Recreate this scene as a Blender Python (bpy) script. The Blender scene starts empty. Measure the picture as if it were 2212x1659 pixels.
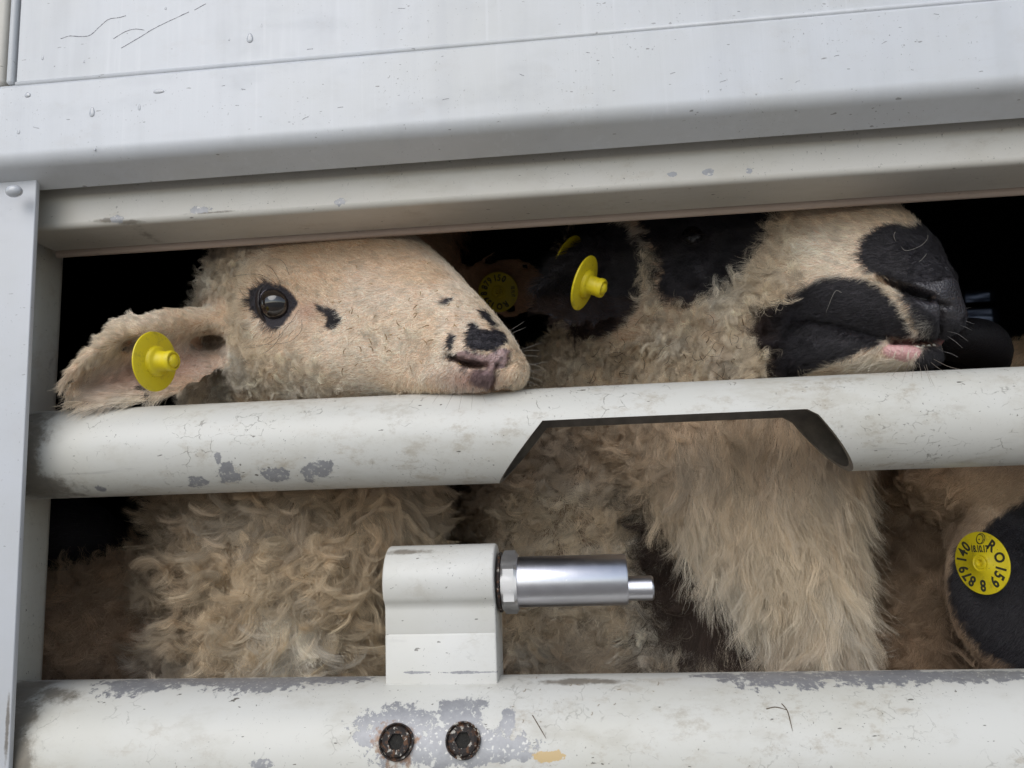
import bpy, bmesh, math, random
import numpy as np
from mathutils import Vector, Matrix
from mathutils.bvhtree import BVHTree
from mathutils.kdtree import KDTree

random.seed(7)
RNG = np.random.default_rng(11)
scene = bpy.context.scene
COL = scene.collection

# ------------------------------------------------------------------ camera
# measured vanishing points of the photograph (picture 2212 x 1659)
F, PW, PH = 1662.0, 2212.0, 1659.0
CAM = np.array([0.0, -0.52, 1.5])
AX = np.array([18083.0, -838.0, -1662.0]); AX /= np.linalg.norm(AX)
AZ = np.array([-403.0, -12000.0, 1662.0]); AZ /= np.linalg.norm(AZ)
AZ = AZ - AX*AZ.dot(AX); AZ /= np.linalg.norm(AZ)
AY = np.cross(AZ, AX)
RW = np.stack([AX, AY, AZ])            # rows: world axes in camera space (x right, y down, z forward)

cam_data = bpy.data.cameras.new('camera')
cam = bpy.data.objects.new('camera', cam_data); COL.objects.link(cam)
cam_data.sensor_width = 36.0
cam_data.lens = 36.0*F/PW
cam_data.clip_start = 0.01; cam_data.clip_end = 5000
right = RW @ np.array([1, 0, 0.]); up = RW @ np.array([0, -1., 0]); back = RW @ np.array([0, 0, -1.])
cam.matrix_world = Matrix(((right[0], up[0], back[0], CAM[0]), (right[1], up[1], back[1], CAM[1]),
                           (right[2], up[2], back[2], CAM[2]), (0, 0, 0, 1)))
cam_data.dof.use_dof = True
cam_data.dof.focus_distance = 0.52
cam_data.dof.aperture_fstop = 13.0
scene.camera = cam

# ------------------------------------------------------------------ light
world = bpy.data.worlds.new('World'); scene.world = world; world.use_nodes = True
wn = world.node_tree.nodes; wl = world.node_tree.links
SUN_EL, SUN_AZ = math.radians(38), math.radians(200)
sky = wn.new('ShaderNodeTexSky'); sky.sky_type = 'NISHITA'; sky.sun_disc = False
sky.sun_elevation = SUN_EL; sky.sun_rotation = SUN_AZ
sky.air_density = 1.0; sky.dust_density = 0.6; sky.ozone_density = 1.0
hsv = wn.new('ShaderNodeHueSaturation'); hsv.inputs['Saturation'].default_value = 0.55
bg = wn['Background']; bg.inputs['Strength'].default_value = 0.15
wl.new(sky.outputs[0], hsv.inputs['Color']); wl.new(hsv.outputs[0], bg.inputs['Color'])
sun_d = bpy.data.lights.new('sun', 'SUN'); sun_d.energy = 1.3; sun_d.angle = math.radians(50)
sun_d.color = (1.0, 0.965, 0.92)
sun = bpy.data.objects.new('sun', sun_d); COL.objects.link(sun)
sd = Vector((math.sin(SUN_AZ)*math.cos(SUN_EL), math.cos(SUN_AZ)*math.cos(SUN_EL), math.sin(SUN_EL)))
sun.rotation_euler = sd.to_track_quat('Z', 'Y').to_euler(); sun.location = sd*5
scene.view_settings.view_transform = 'Standard'; scene.view_settings.look = 'None'
scene.view_settings.gamma = 1.0; scene.view_settings.use_curve_mapping = False
scene.view_settings.exposure = 0.22
scene.cycles.max_bounces = 8
scene.cycles.transparent_max_bounces = 8

# ------------------------------------------------------------------ helpers: picture <-> place
def ray(u, v):
    d = np.array([u-PW/2, v-PH/2, F]); d = RW @ d
    return d/np.linalg.norm(d)
def P(u, v, Y):
    d = RW @ np.array([u-PW/2, v-PH/2, F])
    return CAM + d*((Y-CAM[1])/d[1])
def proj(V):
    c = (np.asarray(V)-CAM) @ RW
    z = np.maximum(c[..., 2], 1e-4)
    return c[..., 0]/z*F+PW/2, c[..., 1]/z*F+PH/2, c[..., 2]
def elev(v, u=1106):
    d = ray(u, v); return math.atan2(d[2], d[1])
def zat(v, Y, u=1106):
    return CAM[2]+math.tan(elev(v, u))*(Y-CAM[1])

def vnoise(p, seed=0):
    p = np.asarray(p, dtype=np.float64)
    i = np.floor(p).astype(np.int64); f = p-i; f = f*f*(3-2*f)
    def h(a, b, c):
        n = (a*374761393 + b*668265263 + c*2147483647 + seed*974634777) & 0xffffffff
        n = ((n ^ (n >> 13))*1274126177) & 0xffffffff
        n = n ^ (n >> 16)
        return (n & 0xffff)/65535.0
    x, y, z = i[..., 0], i[..., 1], i[..., 2]
    r = 0
    for dx in (0, 1):
        wx = f[..., 0] if dx else 1-f[..., 0]
        for dy in (0, 1):
            wy = f[..., 1] if dy else 1-f[..., 1]
            for dz in (0, 1):
                wz = f[..., 2] if dz else 1-f[..., 2]
                r = r + wx*wy*wz*h(x+dx, y+dy, z+dz)
    return r
def fbm(p, seed=0, o=3):
    r = 0; a = 0.5; t = 0
    for k in range(o):
        r = r+a*vnoise(p*(2**k), seed+k*17); t += a; a *= 0.5
    return r/t
def sd_poly(u, v, poly):
    """signed distance in picture px, negative inside"""
    u = np.asarray(u, float); v = np.asarray(v, float)
    d = np.full(u.shape, 1e18); ins = np.zeros(u.shape, bool)
    n = len(poly)
    for i in range(n):
        x1, y1 = poly[i]; x2, y2 = poly[(i+1) % n]
        ex, ey = x2-x1, y2-y1
        t = np.clip(((u-x1)*ex+(v-y1)*ey)/(ex*ex+ey*ey+1e-9), 0, 1)
        d = np.minimum(d, (u-x1-t*ex)**2+(v-y1-t*ey)**2)
        if y1 != y2:
            c = ((y1 > v) != (y2 > v)) & (u < (x2-x1)*(v-y1)/(y2-y1)+x1)
            ins ^= c
    d = np.sqrt(d)
    return np.where(ins, -d, d)
def smooth01(x, a, b):
    t = np.clip((x-a)/(b-a), 0, 1); return t*t*(3-2*t)
def nrm(a):
    return a/np.maximum(np.linalg.norm(a, axis=-1, keepdims=True), 1e-12)
def spline(pts, n):
    """Catmull-Rom through rows of pts"""
    pts = np.asarray(pts, float); m = len(pts)
    ext = np.vstack([2*pts[0]-pts[1], pts, 2*pts[-1]-pts[-2]])
    t = np.linspace(0, m-1-1e-9, n); i = t.astype(int); f = (t-i)[:, None]
    a, b, c, d = ext[i], ext[i+1], ext[i+2], ext[i+3]
    return 0.5*((2*b)+(-a+c)*f+(2*a-5*b+4*c-d)*f**2+(-a+3*b-3*c+d)*f**3)

# ------------------------------------------------------------------ helpers: objects
def new_mesh(name, V, Fc, mats=None, smooth=True):
    me = bpy.data.meshes.new(name)
    me.from_pydata([tuple(map(float, x)) for x in V], [], [tuple(int(k) for k in f) for f in Fc])
    me.update()
    for m in (mats or []):
        me.materials.append(m)
    if smooth:
        me.polygons.foreach_set('use_smooth', [True]*len(me.polygons))
    return me
def link(name, data, parent=None, **props):
    o = bpy.data.objects.new(name, data); COL.objects.link(o)
    if parent is not None:
        o.parent = parent
        o.matrix_parent_inverse = Matrix.Translation(-parent_world(parent))
    for k, v in props.items():
        o[k] = v
    return o
def parent_world(p):
    return Vector(p.location) if p.parent is None else Vector((0, 0, 0))
def bm_obj(name, bm, mat, parent=None, smooth=False, bevel=0, **props):
    if bevel:
        bmesh.ops.bevel(bm, geom=[e for e in bm.edges if e.calc_face_angle(0) > 0.5], offset=bevel, segments=3, affect='EDGES', profile=0.5)
    bmesh.ops.recalc_face_normals(bm, faces=bm.faces)
    me = bpy.data.meshes.new(name); bm.to_mesh(me); bm.free()
    if mat: me.materials.append(mat)
    if smooth:
        me.polygons.foreach_set('use_smooth', [True]*len(me.polygons))
    return link(name, me, parent, **props)
def auto_smooth(o, ang=35):
    me = o.data
    me.polygons.foreach_set('use_smooth', [True]*len(me.polygons))
    me.set_sharp_from_angle(angle=math.radians(ang))
def extrude_profile(prof, x0, x1, nseg=1, closed=True):
    """prof: list of (Y,Z); extruded along X"""
    n = len(prof); V = []; Fc = []
    xs = np.linspace(x0, x1, nseg+1)
    for x in xs:
        for (y, z) in prof: V.append((x, y, z))
    for i in range(nseg):
        for j in range(n if closed else n-1):
            k = (j+1) % n
            Fc.append((i*n+j, i*n+k, (i+1)*n+k, (i+1)*n+j))
    if closed:
        Fc.append(tuple(range(n))[::-1]); Fc.append(tuple(nseg*n+j for j in range(n)))
    bm = bmesh.new()
    vs = [bm.verts.new(v) for v in V]
    for f in Fc: bm.faces.new([vs[k] for k in f])
    bmesh.ops.recalc_face_normals(bm, faces=bm.faces)
    return bm
def arc(cy, cz, r, a0, a1, n):
    return [(cy+r*math.cos(math.radians(a0+(a1-a0)*i/n)), cz+r*math.sin(math.radians(a0+(a1-a0)*i/n))) for i in range(n+1)]
def lathe(profile, n=48):
    """profile list of (r, h) along +Z local"""
    V = []; Fc = []
    for (r, h) in profile:
        for k in range(n):
            a = 2*math.pi*k/n; V.append((r*math.cos(a), r*math.sin(a), h))
    for i in range(len(profile)-1):
        for k in range(n):
            k2 = (k+1) % n
            Fc.append((i*n+k, i*n+k2, (i+1)*n+k2, (i+1)*n+k))
    Fc.append(tuple(range(n))[::-1]); Fc.append(tuple((len(profile)-1)*n+k for k in range(n)))
    return np.array(V), Fc
def frame_to(center, normal, upv=(0, 0, 1)):
    n = Vector(normal).normalized(); x = Vector(upv).cross(n).normalized(); y = n.cross(x)
    M = Matrix((x, y, n)).transposed().to_4x4(); M.translation = Vector(center); return M
def xf(M, V):
    M = np.array(M); V = np.asarray(V); return V @ M[:3, :3].T + M[:3, 3]

# ------------------------------------------------------------------ helpers: materials
def tube_hit(u, v, cy, cz, r):
    d = ray(u, v); oy, oz = CAM[1]-cy, CAM[2]-cz
    a = d[1]**2+d[2]**2; b = 2*(oy*d[1]+oz*d[2]); c = oy*oy+oz*oz-r*r
    q = b*b-4*a*c
    t = (-b-math.sqrt(max(q, 0.0)))/(2*a); p = CAM+d*t
    return p, math.atan2(p[2]-cz, cy-p[1])
class NT:
    def __init__(s, name):
        s.m = bpy.data.materials.new(name); s.m.use_nodes = True
        s.t = s.m.node_tree; s.n = s.t.nodes; s.l = s.t.links
        s.b = s.n['Principled BSDF']
    def node(s, typ, ins=None, **kw):
        nd = s.n.new(typ)
        for k, v in kw.items(): setattr(nd, k, v)
        for k, v in (ins or {}).items(): s.set(nd.inputs[k], v)
        return nd
    def set(s, sock, v):
        if isinstance(v, bpy.types.NodeSocket): s.l.new(v, sock)
        else:
            if isinstance(v, (tuple, list)) and len(v) == 3 and sock.type == 'RGBA': v = (*v, 1)
            sock.default_value = v
    def math(s, op, a, b=0.0, c=None, clamp=False):
        nd = s.node('ShaderNodeMath', {0: a, 1: b}, operation=op, use_clamp=clamp)
        if c is not None: s.set(nd.inputs[2], c)
        return nd.outputs[0]
    def vmath(s, op, a, b=(0, 0, 0)):
        nd = s.node('ShaderNodeVectorMath', {0: a, 1: b}, operation=op)
        return nd.outputs[1] if op in ('LENGTH', 'DISTANCE', 'DOT_PRODUCT') else nd.outputs[0]
    def pos(s):
        return s.node('ShaderNodeTexCoord').outputs['Object']
    def noise(s, vec, scale, detail=4, rough=0.55, dist=0.0):
        return s.node('ShaderNodeTexNoise', {'Vector': vec, 'Scale': scale, 'Detail': detail, 'Roughness': rough, 'Distortion': dist}).outputs['Fac']
    def scale(s, vec, sc):
        return s.vmath('MULTIPLY', vec, sc)
    def step(s, x, a, b):
        return s.node('ShaderNodeMapRange', {'Value': x, 'From Min': a, 'From Max': b, 'To Min': 0.0, 'To Max': 1.0}, interpolation_type='SMOOTHSTEP').outputs[0]
    def mix(s, f, a, b):
        nd = s.node('ShaderNodeMix', data_type='RGBA')
        s.set(nd.inputs[0], f); s.set(nd.inputs[6], a); s.set(nd.inputs[7], b)
        return nd.outputs[2]
    def mixf(s, f, a, b):
        nd = s.node('ShaderNodeMix', data_type='FLOAT')
        s.set(nd.inputs[0], f); s.set(nd.inputs[2], a); s.set(nd.inputs[3], b)
        return nd.outputs[0]
    def dist(s, p, items, tube=None):
        """distance to a union of ellipses lying on the part, 1 at their rim"""
        cur = None
        if tube:
            cy, cz, r = tube
            sep = s.node('ShaderNodeSeparateXYZ', {0: p})
            th = s.math('ARCTAN2', s.math('SUBTRACT', sep.outputs[2], cz), s.math('SUBTRACT', cy, sep.outputs[1]))
            p = s.node('ShaderNodeCombineXYZ', {0: sep.outputs[0], 1: 0.0, 2: s.math('MULTIPLY', th, r)}).outputs[0]
        for (u, v, Y, rx, rz) in items:
            k = (Y-CAM[1])/F
            if tube:
                c, th0 = tube_hit(u, v, *tube); _, ta = tube_hit(u, v-rz, *tube); _, tb = tube_hit(u, v+rz, *tube)
                c = (c[0], 0.0, th0*r); hz = max(abs(ta-tb)/2*r, 0.3*rz*k)
            else:
                c = P(u, v, Y); hz = rz*k
            q = s.vmath('SUBTRACT', p, tuple(c)); q = s.vmath('MULTIPLY', q, (1/(rx*k), 0.0, 1/hz))
            d = s.vmath('LENGTH', q)
            cur = d if cur is None else s.math('MINIMUM', cur, d)
        return cur
    def blobs(s, p, items, edge, tube=None):
        return s.step(s.math('ADD', s.dist(p, items, tube), edge), 1.02, 0.98)

def paint(name, base=(0.62, 0.61, 0.55), metal=(0.33, 0.33, 0.34), chips=(), rust=(), dirt=(), tan=(), crack=0.5, rough=0.38, brush=0.0, streak=0.0, speck=1.0, grime=0.5, rustcol=(0.16, 0.06, 0.02), tube=None, spots=True):
    s = NT(name); p = s.pos()
    n1 = s.noise(p, 130, 9, 0.72); n2 = s.noise(p, 9, 4)
    edge = s.math('MULTIPLY', s.math('SUBTRACT', n1, 0.5), 3.4)
    col = base
    # uneven ageing of the paint
    col = s.mix(s.step(n2, 0.35, 0.75), base, tuple(c*k for c, k in zip(base, (0.93, 0.92, 0.88))))
    if streak:
        st = s.noise(s.scale(p, (1, 1, 0.035)), 260, 3); st2 = s.noise(s.scale(p, (1, 1, .12)), 40, 3)
        col = s.mix(s.math('MULTIPLY', s.math('MULTIPLY', s.step(st, 0.5, 0.78), s.step(st2, .4, .7)), streak), col, (0.68, 0.69, 0.71))
        col = s.mix(s.math('MULTIPLY', s.step(st2, 0.5, 0.3), streak*0.5), col, tuple(c*.80 for c in base))
    # greasy film
    g = s.step(s.noise(s.scale(p, (0.5, 1, 1)), 30, 7, 0.7), 0.48, 0.72)
    col = s.mix(s.math('MULTIPLY', g, 0.30*grime), col, (0.33, 0.29, 0.21))
    smr = s.math('MULTIPLY', s.step(s.noise(s.scale(p, (.6, 1, 1)), 70, 9, .78), .50, .66), s.step(s.noise(p, 12, 4, .6), .42, .60))
    col = s.mix(s.math('MULTIPLY', smr, 0.5*grime), col, s.mix(s.noise(p, 25, 2), (0.36, 0.27, 0.16), (0.26, 0.23, 0.18)))
    rub = s.math('MULTIPLY', s.step(s.noise(s.scale(p, (.10, 1, 1)), 210, 4, .6), .60, .70), s.step(s.noise(p, 19, 3), .48, .62))
    col = s.mix(s.math('MULTIPLY', rub, 0.30*grime), col, (0.30, 0.29, 0.27))
    if dirt:
        ed = s.math('MULTIPLY', s.math('SUBTRACT', s.noise(p, 55, 9, 0.75), 0.5), 3.4)
        dm = s.dist(p, dirt, tube)
        dmask = s.step(s.math('ADD', dm, ed), 1.35, 0.5)
        col = s.mix(s.math('MULTIPLY', dmask, 0.75), col, s.mix(s.noise(p, 220, 4), (0.045, 0.033, 0.022), (0.19, 0.15, 0.10)))
    # hairline cracks and flicks of dirt
    vo = s.node('ShaderNodeTexVoronoi', {'Vector': s.vmath('ADD', s.scale(p, (1, 1, 1.5)), s.scale(s.node('ShaderNodeTexNoise', {'Vector': p, 'Scale': 60.0, 'Detail': 4.0}).outputs['Color'], (.02, .02, .02))), 'Scale': 75.0}, feature='DISTANCE_TO_EDGE').outputs['Distance']
    cm = s.math('MULTIPLY', s.step(vo, 0.030, 0.010), s.math('MULTIPLY', s.step(s.noise(p, 23, 5, 0.7), 0.50, 0.60), s.step(s.noise(p, 140, 3, .6), .44, .56)))
    cm = s.math('MULTIPLY', cm, crack)
    col = s.mix(cm, col, (0.10, 0.085, 0.06))
    sp = s.step(s.noise(s.scale(p, (1, 1, 0.8)), 520, 3, 0.7), 0.66, 0.70)
    sp = s.math('MULTIPLY', sp, s.step(s.noise(p, 14, 3), 0.42, 0.6))
    sp2 = s.step(s.noise(s.scale(p, (0.55, 1, 1.6)), 230, 2, 0.5), 0.735, 0.75)
    sp = s.math('MAXIMUM', sp, sp2)
    col = s.mix(s.math('MULTIPLY', sp, 0.85*speck), col, (0.07, 0.06, 0.045))
    chip = s.step(s.noise(p, 48, 9, 0.75), 0.757, 0.765) if spots else None
    if chips:
        m = s.blobs(p, chips, edge, tube)
        chip = m if chip is None else s.math('MAXIMUM', chip, m)
    rgh = s.mixf(g, rough, rough+0.2); met = 0.0
    bh = s.math('MULTIPLY', s.noise(p, 340, 3), 0.12)
    if chip is not None:
        mt = s.mix(s.noise(p, 130, 6, .7), tuple(c*0.62 for c in metal), tuple(min(1, c*1.35) for c in metal))
        fl = s.step(s.noise(p, 420, 3, .6), 0.60, 0.64)     # flecks of paint left on the bare metal
        mt = s.mix(s.math('MULTIPLY', fl, 0.8), mt, base)
        rim = s.math('MULTIPLY', chip, 1.0)
        col = s.mix(chip, col, mt)
        rgh = s.mixf(chip, rgh, 0.48); met = s.math('MULTIPLY', chip, 0.35)
        bh = s.math('SUBTRACT', bh, s.math('MULTIPLY', chip, 0.8))
    if tan:
        tm = s.blobs(p, tan, s.math('MULTIPLY', edge, 0.8), tube)
        col = s.mix(tm, col, (0.55, 0.40, 0.20))
    if rust:
        ed = s.math('MULTIPLY', s.math('SUBTRACT', s.noise(p, 70, 8, 0.72), 0.5), 3.2)
        rm = s.blobs(p, rust, ed, tube)
        rm2 = s.math('MULTIPLY', rm, s.step(s.noise(p, 200, 5), .38, .6))
        col = s.mix(s.math('MULTIPLY', rm2, 0.75), col, s.mix(s.noise(p, 260, 4), rustcol, (0.30, 0.16, 0.06)))
    bmp = s.node('ShaderNodeBump', {'Height': bh, 'Strength': 0.35, 'Distance': 0.0006})
    if brush:
        bn = s.noise(s.scale(p, (1, 1, 0.01)), 900, 2)
        s.set(bmp.inputs['Height'], s.math('ADD', bh, s.math('MULTIPLY', bn, brush)))
    s.set(s.b.inputs['Base Color'], col); s.set(s.b.inputs['Roughness'], rgh); s.set(s.b.inputs['Metallic'], met)
    s.set(s.b.inputs['Normal'], bmp.outputs[0])
    return s.m
def plain(name, col, rough=0.5, metal=0.0, bump=0.0, bscale=200, var=0.15, coat=0.0, sss=0.0):
    s = NT(name); p = s.pos(); n = s.noise(p, bscale*0.4, 5, .6)
    c = s.mix(n, tuple(x*(1-var) for x in col), tuple(min(1, x*(1+var)) for x in col))
    s.set(s.b.inputs['Base Color'], c); s.b.inputs['Roughness'].default_value = rough
    s.b.inputs['Metallic'].default_value = metal; s.b.inputs['Coat Weight'].default_value = coat
    if sss:
        s.b.inputs['Subsurface Weight'].default_value = sss; s.b.inputs['Subsurface Radius'].default_value = (.004, .002, .001)
    if bump:
        b = s.node('ShaderNodeBump', {'Height': s.noise(p, bscale, 4), 'Strength': bump, 'Distance': 0.001})
        s.set(s.b.inputs['Normal'], b.outputs[0])
    return s.m
#@@MATERIALS
M_GROUND = plain('ground_dirt_asphalt', (0.24, 0.22, 0.195), 0.9, bump=0.5, bscale=40)
M_DARK = plain('dark_interior', (0.07, 0.072, 0.08), 0.85, bump=0.3, bscale=60)  # shell coloured dark so the inside of the trailer stays gloomy
M_ALU = paint('white_coated_panel', base=(0.585, 0.60, 0.625), crack=0.0, rough=0.34, streak=0.85, speck=0.55, brush=0.25, grime=0.14, spots=False)
M_BEAM = paint('white_coated_beam', base=(0.60, 0.615, 0.64), crack=0.0, rough=0.33, streak=0.55, speck=0.7, brush=0.25, grime=0.16, spots=False)
M_UPPER = paint('cream_paint_upper_rail', base=(0.60, 0.575, 0.525), crack=0.1, rough=0.42, speck=0.8,
    chips=[(445, 466, -.02, 26, 9), (270, 484, -.02, 18, 8), (745, 447, -.02, 14, 8), (1525, 385, -.02, 13, 8), (1612, 383, -.02, 7, 6), (1448, 390, -.02, 9, 6)],
    dirt=[(250, 486, -.02, 34, 5), (300, 489, -.02, 30, 5), (470, 470, -.02, 60, 3)])

# measured profile of the opening (all lines run along the lorry side, X)
YM = 0.0                                             # mid rail axis
e1, e2 = elev(842), elev(1043)
D_ = (YM-CAM[1])/math.cos((e1+e2)/2)
RM = D_*math.sin((e1-e2)/2); ZM = CAM[2]+math.tan((e1+e2)/2)*(YM-CAM[1])
YB, RB = 0.000, 0.045                               # bottom rail
eb = elev(1457); db = (YB-CAM[1])
# centre so that the upper tangent has elevation eb
ZB = CAM[2]+ (db*math.sin(eb)-RB)/math.cos(eb)
M_MID = paint('cream_paint_mid_rail', tube=(YM, ZM, RM), base=(0.60, 0.59, 0.55), crack=0.55, grime=1.05,
    chips=[(430, 1043, -.03, 22, 12), (495, 1025, -.03, 26, 22), (470, 990, -.03, 8, 14), (595, 1026, -.03, 30, 14), (690, 1012, -.03, 34, 17), (665, 1025, -.03, 12, 18), (217, 1056, -.03, 11, 6)],
    dirt=[(66, 915, -.03, 40, 26), (60, 1000, -.03, 34, 95), (90, 1062, -.03, 90, 20)])
M_BOT = paint('cream_paint_bottom_rail', tube=(YB, ZB, RB), base=(0.61, 0.60, 0.56), crack=0.3, grime=1.05,
    chips=[(300, 1478, -.04, 90, 13), (560, 1474, -.04, 130, 11), (440, 1470, -.04, 190, 6), (700, 1466, -.04, 110, 6),
           (1690, 1462, -.04, 120, 13), (1900, 1458, -.04, 150, 12), (2090, 1458, -.04, 140, 11), (1560, 1459, -.04, 60, 5),
           (865, 1575, -.05, 88, 50), (1000, 1545, -.05, 50, 40), (935, 1610, -.05, 130, 48), (800, 1590, -.05, 34, 20), (1085, 1615, -.05, 66, 26), (1000, 1600, -.05, 120, 30),
           (1098, 1560, -.05, 16, 32), (1120, 1632, -.05, 38, 13), (565, 1650, -.05, 22, 9), (1000, 1640, -.05, 90, 14)],
    dirt=[(45, 1490, -.05, 60, 30), (40, 1560, -.05, 36, 60), (36, 1650, -.05, 40, 60), (120, 1500, -.05, 60, 16), (1250, 1472, -.05, 110, 6)],
    rust=[(862, 1650, -.05, 30, 34), (850, 1600, -.05, 46, 42)], tan=[(1183, 1634, -.05, 34, 12)])
M_BRK = paint('white_paint_bracket', base=(0.635, 0.625, 0.59), crack=0.12, grime=0.5, speck=0.9,
    chips=[(900, 1459, -.02, 30, 2.5), (1010, 1459, -.02, 60, 2.5)], dirt=[(1077, 1300, -.01, 6, 90), (870, 1196, -.02, 50, 5)])
M_POST = paint('white_plate_post', base=(0.53, 0.545, 0.58), crack=0.0, speck=0.5, brush=0.2, grime=0.15,
    dirt=[(72, 1100, -.045, 5, 60), (30, 1560, -.045, 4, 60)])
M_INPOST = paint('cream_inner_post', base=(0.62, 0.61, 0.56), crack=0.2, grime=0.5,
    dirt=[(92, 700, .01, 17, 240), (74, 1200, .01, 14, 150), (52, 1400, .01, 12, 90), (122, 570, .01, 30, 12)])
M_BARE = plain('raw_cut_metal', (0.20, 0.175, 0.145), 0.6, 0.3, bump=0.5, bscale=260, var=0.6)
M_LIP = paint('pinkish_seal_strip', base=(0.52, 0.42, 0.36), crack=0.0, speck=0.7, grime=0.6)
M_STEEL = None
def steel(name, col=(0.62, 0.62, 0.66), rough=0.22):
    s = NT(name); p = s.pos()
    turn = s.noise(s.scale(p, (1, 0.02, 0.02)), 1600, 2)
    sc = s.step(s.noise(s.scale(p, (.35, 1, 1)), 300, 4, .7), .66, .70)
    s.set(s.b.inputs['Base Color'], s.mix(sc, col, (0.85, 0.85, 0.86)))
    s.b.inputs['Metallic'].default_value = 1.0
    s.set(s.b.inputs['Roughness'], s.math('ADD', s.math('MULTIPLY', s.noise(p, 120, 4), 0.16), rough-0.06))
    b = s.node('ShaderNodeBump', {'Height': s.math('ADD', turn, s.math('MULTIPLY', sc, -.6)), 'Strength': 0.12, 'Distance': 0.0004})
    s.set(s.b.inputs['Normal'], b.outputs[0]); return s.m
M_STEEL = steel('turned_steel', rough=.30)
M_NUT = steel('nut_steel', col=(.74, .73, .73), rough=.45)
M_RUSTY = None
def rusty(name):
    s = NT(name); p = s.pos()
    n = s.noise(p, 330, 6, .7); n2 = s.noise(p, 120, 4)
    c = s.mix(s.step(n, .50, .60), (0.016, 0.011, 0.009), (0.10, 0.045, 0.02))
    c = s.mix(s.step(s.noise(p, 260, 5, .7), .57, .60), c, (0.42, 0.39, 0.34))
    s.set(s.b.inputs['Base Color'], c); s.b.inputs['Roughness'].default_value = .7
    b = s.node('ShaderNodeBump', {'Height': n, 'Strength': 0.7, 'Distance': 0.001}); s.set(s.b.inputs['Normal'], b.outputs[0])
    return s.m
M_RUSTY = rusty('rusty_screw')

M_SOCKET = plain('shaded_socket', (0.02, 0.018, 0.015), .9, bump=.8, bscale=900, var=.9)  # socket coloured dark to stand in for the shade of a deeper recess
XL, XR = -0.75, 0.85
# ground outside
bm = bmesh.new(); bmesh.ops.create_grid(bm, x_segments=8, y_segments=8, size=300)
g = bm_obj('ground', bm, M_GROUND, kind='structure')
sky_note = None

trailer = bpy.data.objects.new('livestock_trailer', None); COL.objects.link(trailer)
trailer.location = (0, 0.6, 0); trailer['category'] = 'livestock trailer'
trailer['label'] = 'white metal side of a livestock trailer with chipped cream rails across its opening'

# --- upper panel and box beam
zs = zat(83, -0.066)
ZT = zs+0.60
rr = 0.020
yf = -0.066
zb = zat(333, yf+0.022)                      # underside height: seen edge lies behind the rounding
prof = [(yf+0.004, zs), (yf, zs-0.004)]
rq = 0.011; aq = math.radians(68); zq = zb+0.0175
prof += [(yf+rq-rq*math.cos(a), zq-rq*math.sin(a)) for a in np.linspace(0, aq, 12)]
prof += [(yf+0.024, zb), (yf+0.024, zb+0.003), (yf+0.030, zb+0.004), (yf+0.030, zs)]
o = bm_obj('box_beam', extrude_profile(prof, XL, XR), M_BEAM, trailer); auto_smooth(o, 25)
# panel: slightly behind the beam, left edge ends at a dark gap
xg0 = P(30, 60, yf+.003)[0]
prof = [(yf+0.0035, zs-0.002), (yf+0.0035, ZT), (yf+0.02, ZT), (yf+0.02, zs-0.002)]
bm = extrude_profile(prof, xg0+0.0035, XR)
o = bm_obj('upper_panel', bm, M_ALU, trailer, bevel=0.0008)
# seam bead between the panel and the beam
prof = [(yf+0.0035+0.0014*math.cos(a)*-1, zs+0.0005+0.0016*math.sin(a)) for a in np.linspace(-1.5, 1.5, 7)]+[(yf+0.006, zs+.002), (yf+.006, zs-.001)]
o = bm_obj('seam_bead', extrude_profile(prof, xg0+0.004, XR), M_ALU, trailer, smooth=True)
# folded left edge strip of the panel
prof_x = P(14, 60, yf)[0]
bm = bmesh.new(); bmesh.ops.create_cube(bm, size=1)
bmesh.ops.scale(bm, vec=(xg0+0.002-prof_x, 0.014, ZT-zs), verts=bm.verts); bmesh.ops.translate(bm, vec=((xg0+0.002+prof_x)/2, yf+0.0085, (ZT+zs)/2+0.0005), verts=bm.verts)
o = bm_obj('panel_edge_strip', bm, M_ALU, trailer, bevel=0.002); auto_smooth(o, 40)
# neighbouring panel past the dark gap
xn = P(7, 60, yf)[0]
bm = bmesh.new(); bmesh.ops.create_cube(bm, size=1)
bmesh.ops.scale(bm, vec=(0.3, 0.03, ZT-zs+.0), verts=bm.verts); bmesh.ops.translate(bm, vec=(xn-0.15, yf+0.017, (ZT+zs)/2+.001), verts=bm.verts)
o = bm_obj('side_panel', bm, M_UPPER, trailer, bevel=0.003); auto_smooth(o, 40)

# --- upper rail (square tube, seen from below) with its sealing lip
yu = -0.030
zu = zat(427, yu)
yu2 = CAM[1]+(zu-CAM[2])/math.tan(elev(477))
prof = [(yu, zu+0.20), (yu, zu+0.004)]+arc(yu+0.004, zu+0.004, 0.004, 180, 270, 6)+[(yu2, zu), (yu2, zu+0.20)]
XU0 = P(84, 480, yu)[0]-0.02
o = bm_obj('upper_rail', extrude_profile(prof, XU0, XR), M_UPPER, trailer); auto_smooth(o, 30)
zl = zat(493, yu2+0.003)
prof = [(yu2+0.001, zu+0.01), (yu2+0.001, zl+0.0025)]+arc(yu2+0.0035, zl+0.0025, 0.0025, 180, 360, 6)+[(yu2+0.006, zu+0.01)]
o = bm_obj('sealing_lip', extrude_profile(prof, XU0, XR), M_LIP, trailer); auto_smooth(o, 40)

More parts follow.
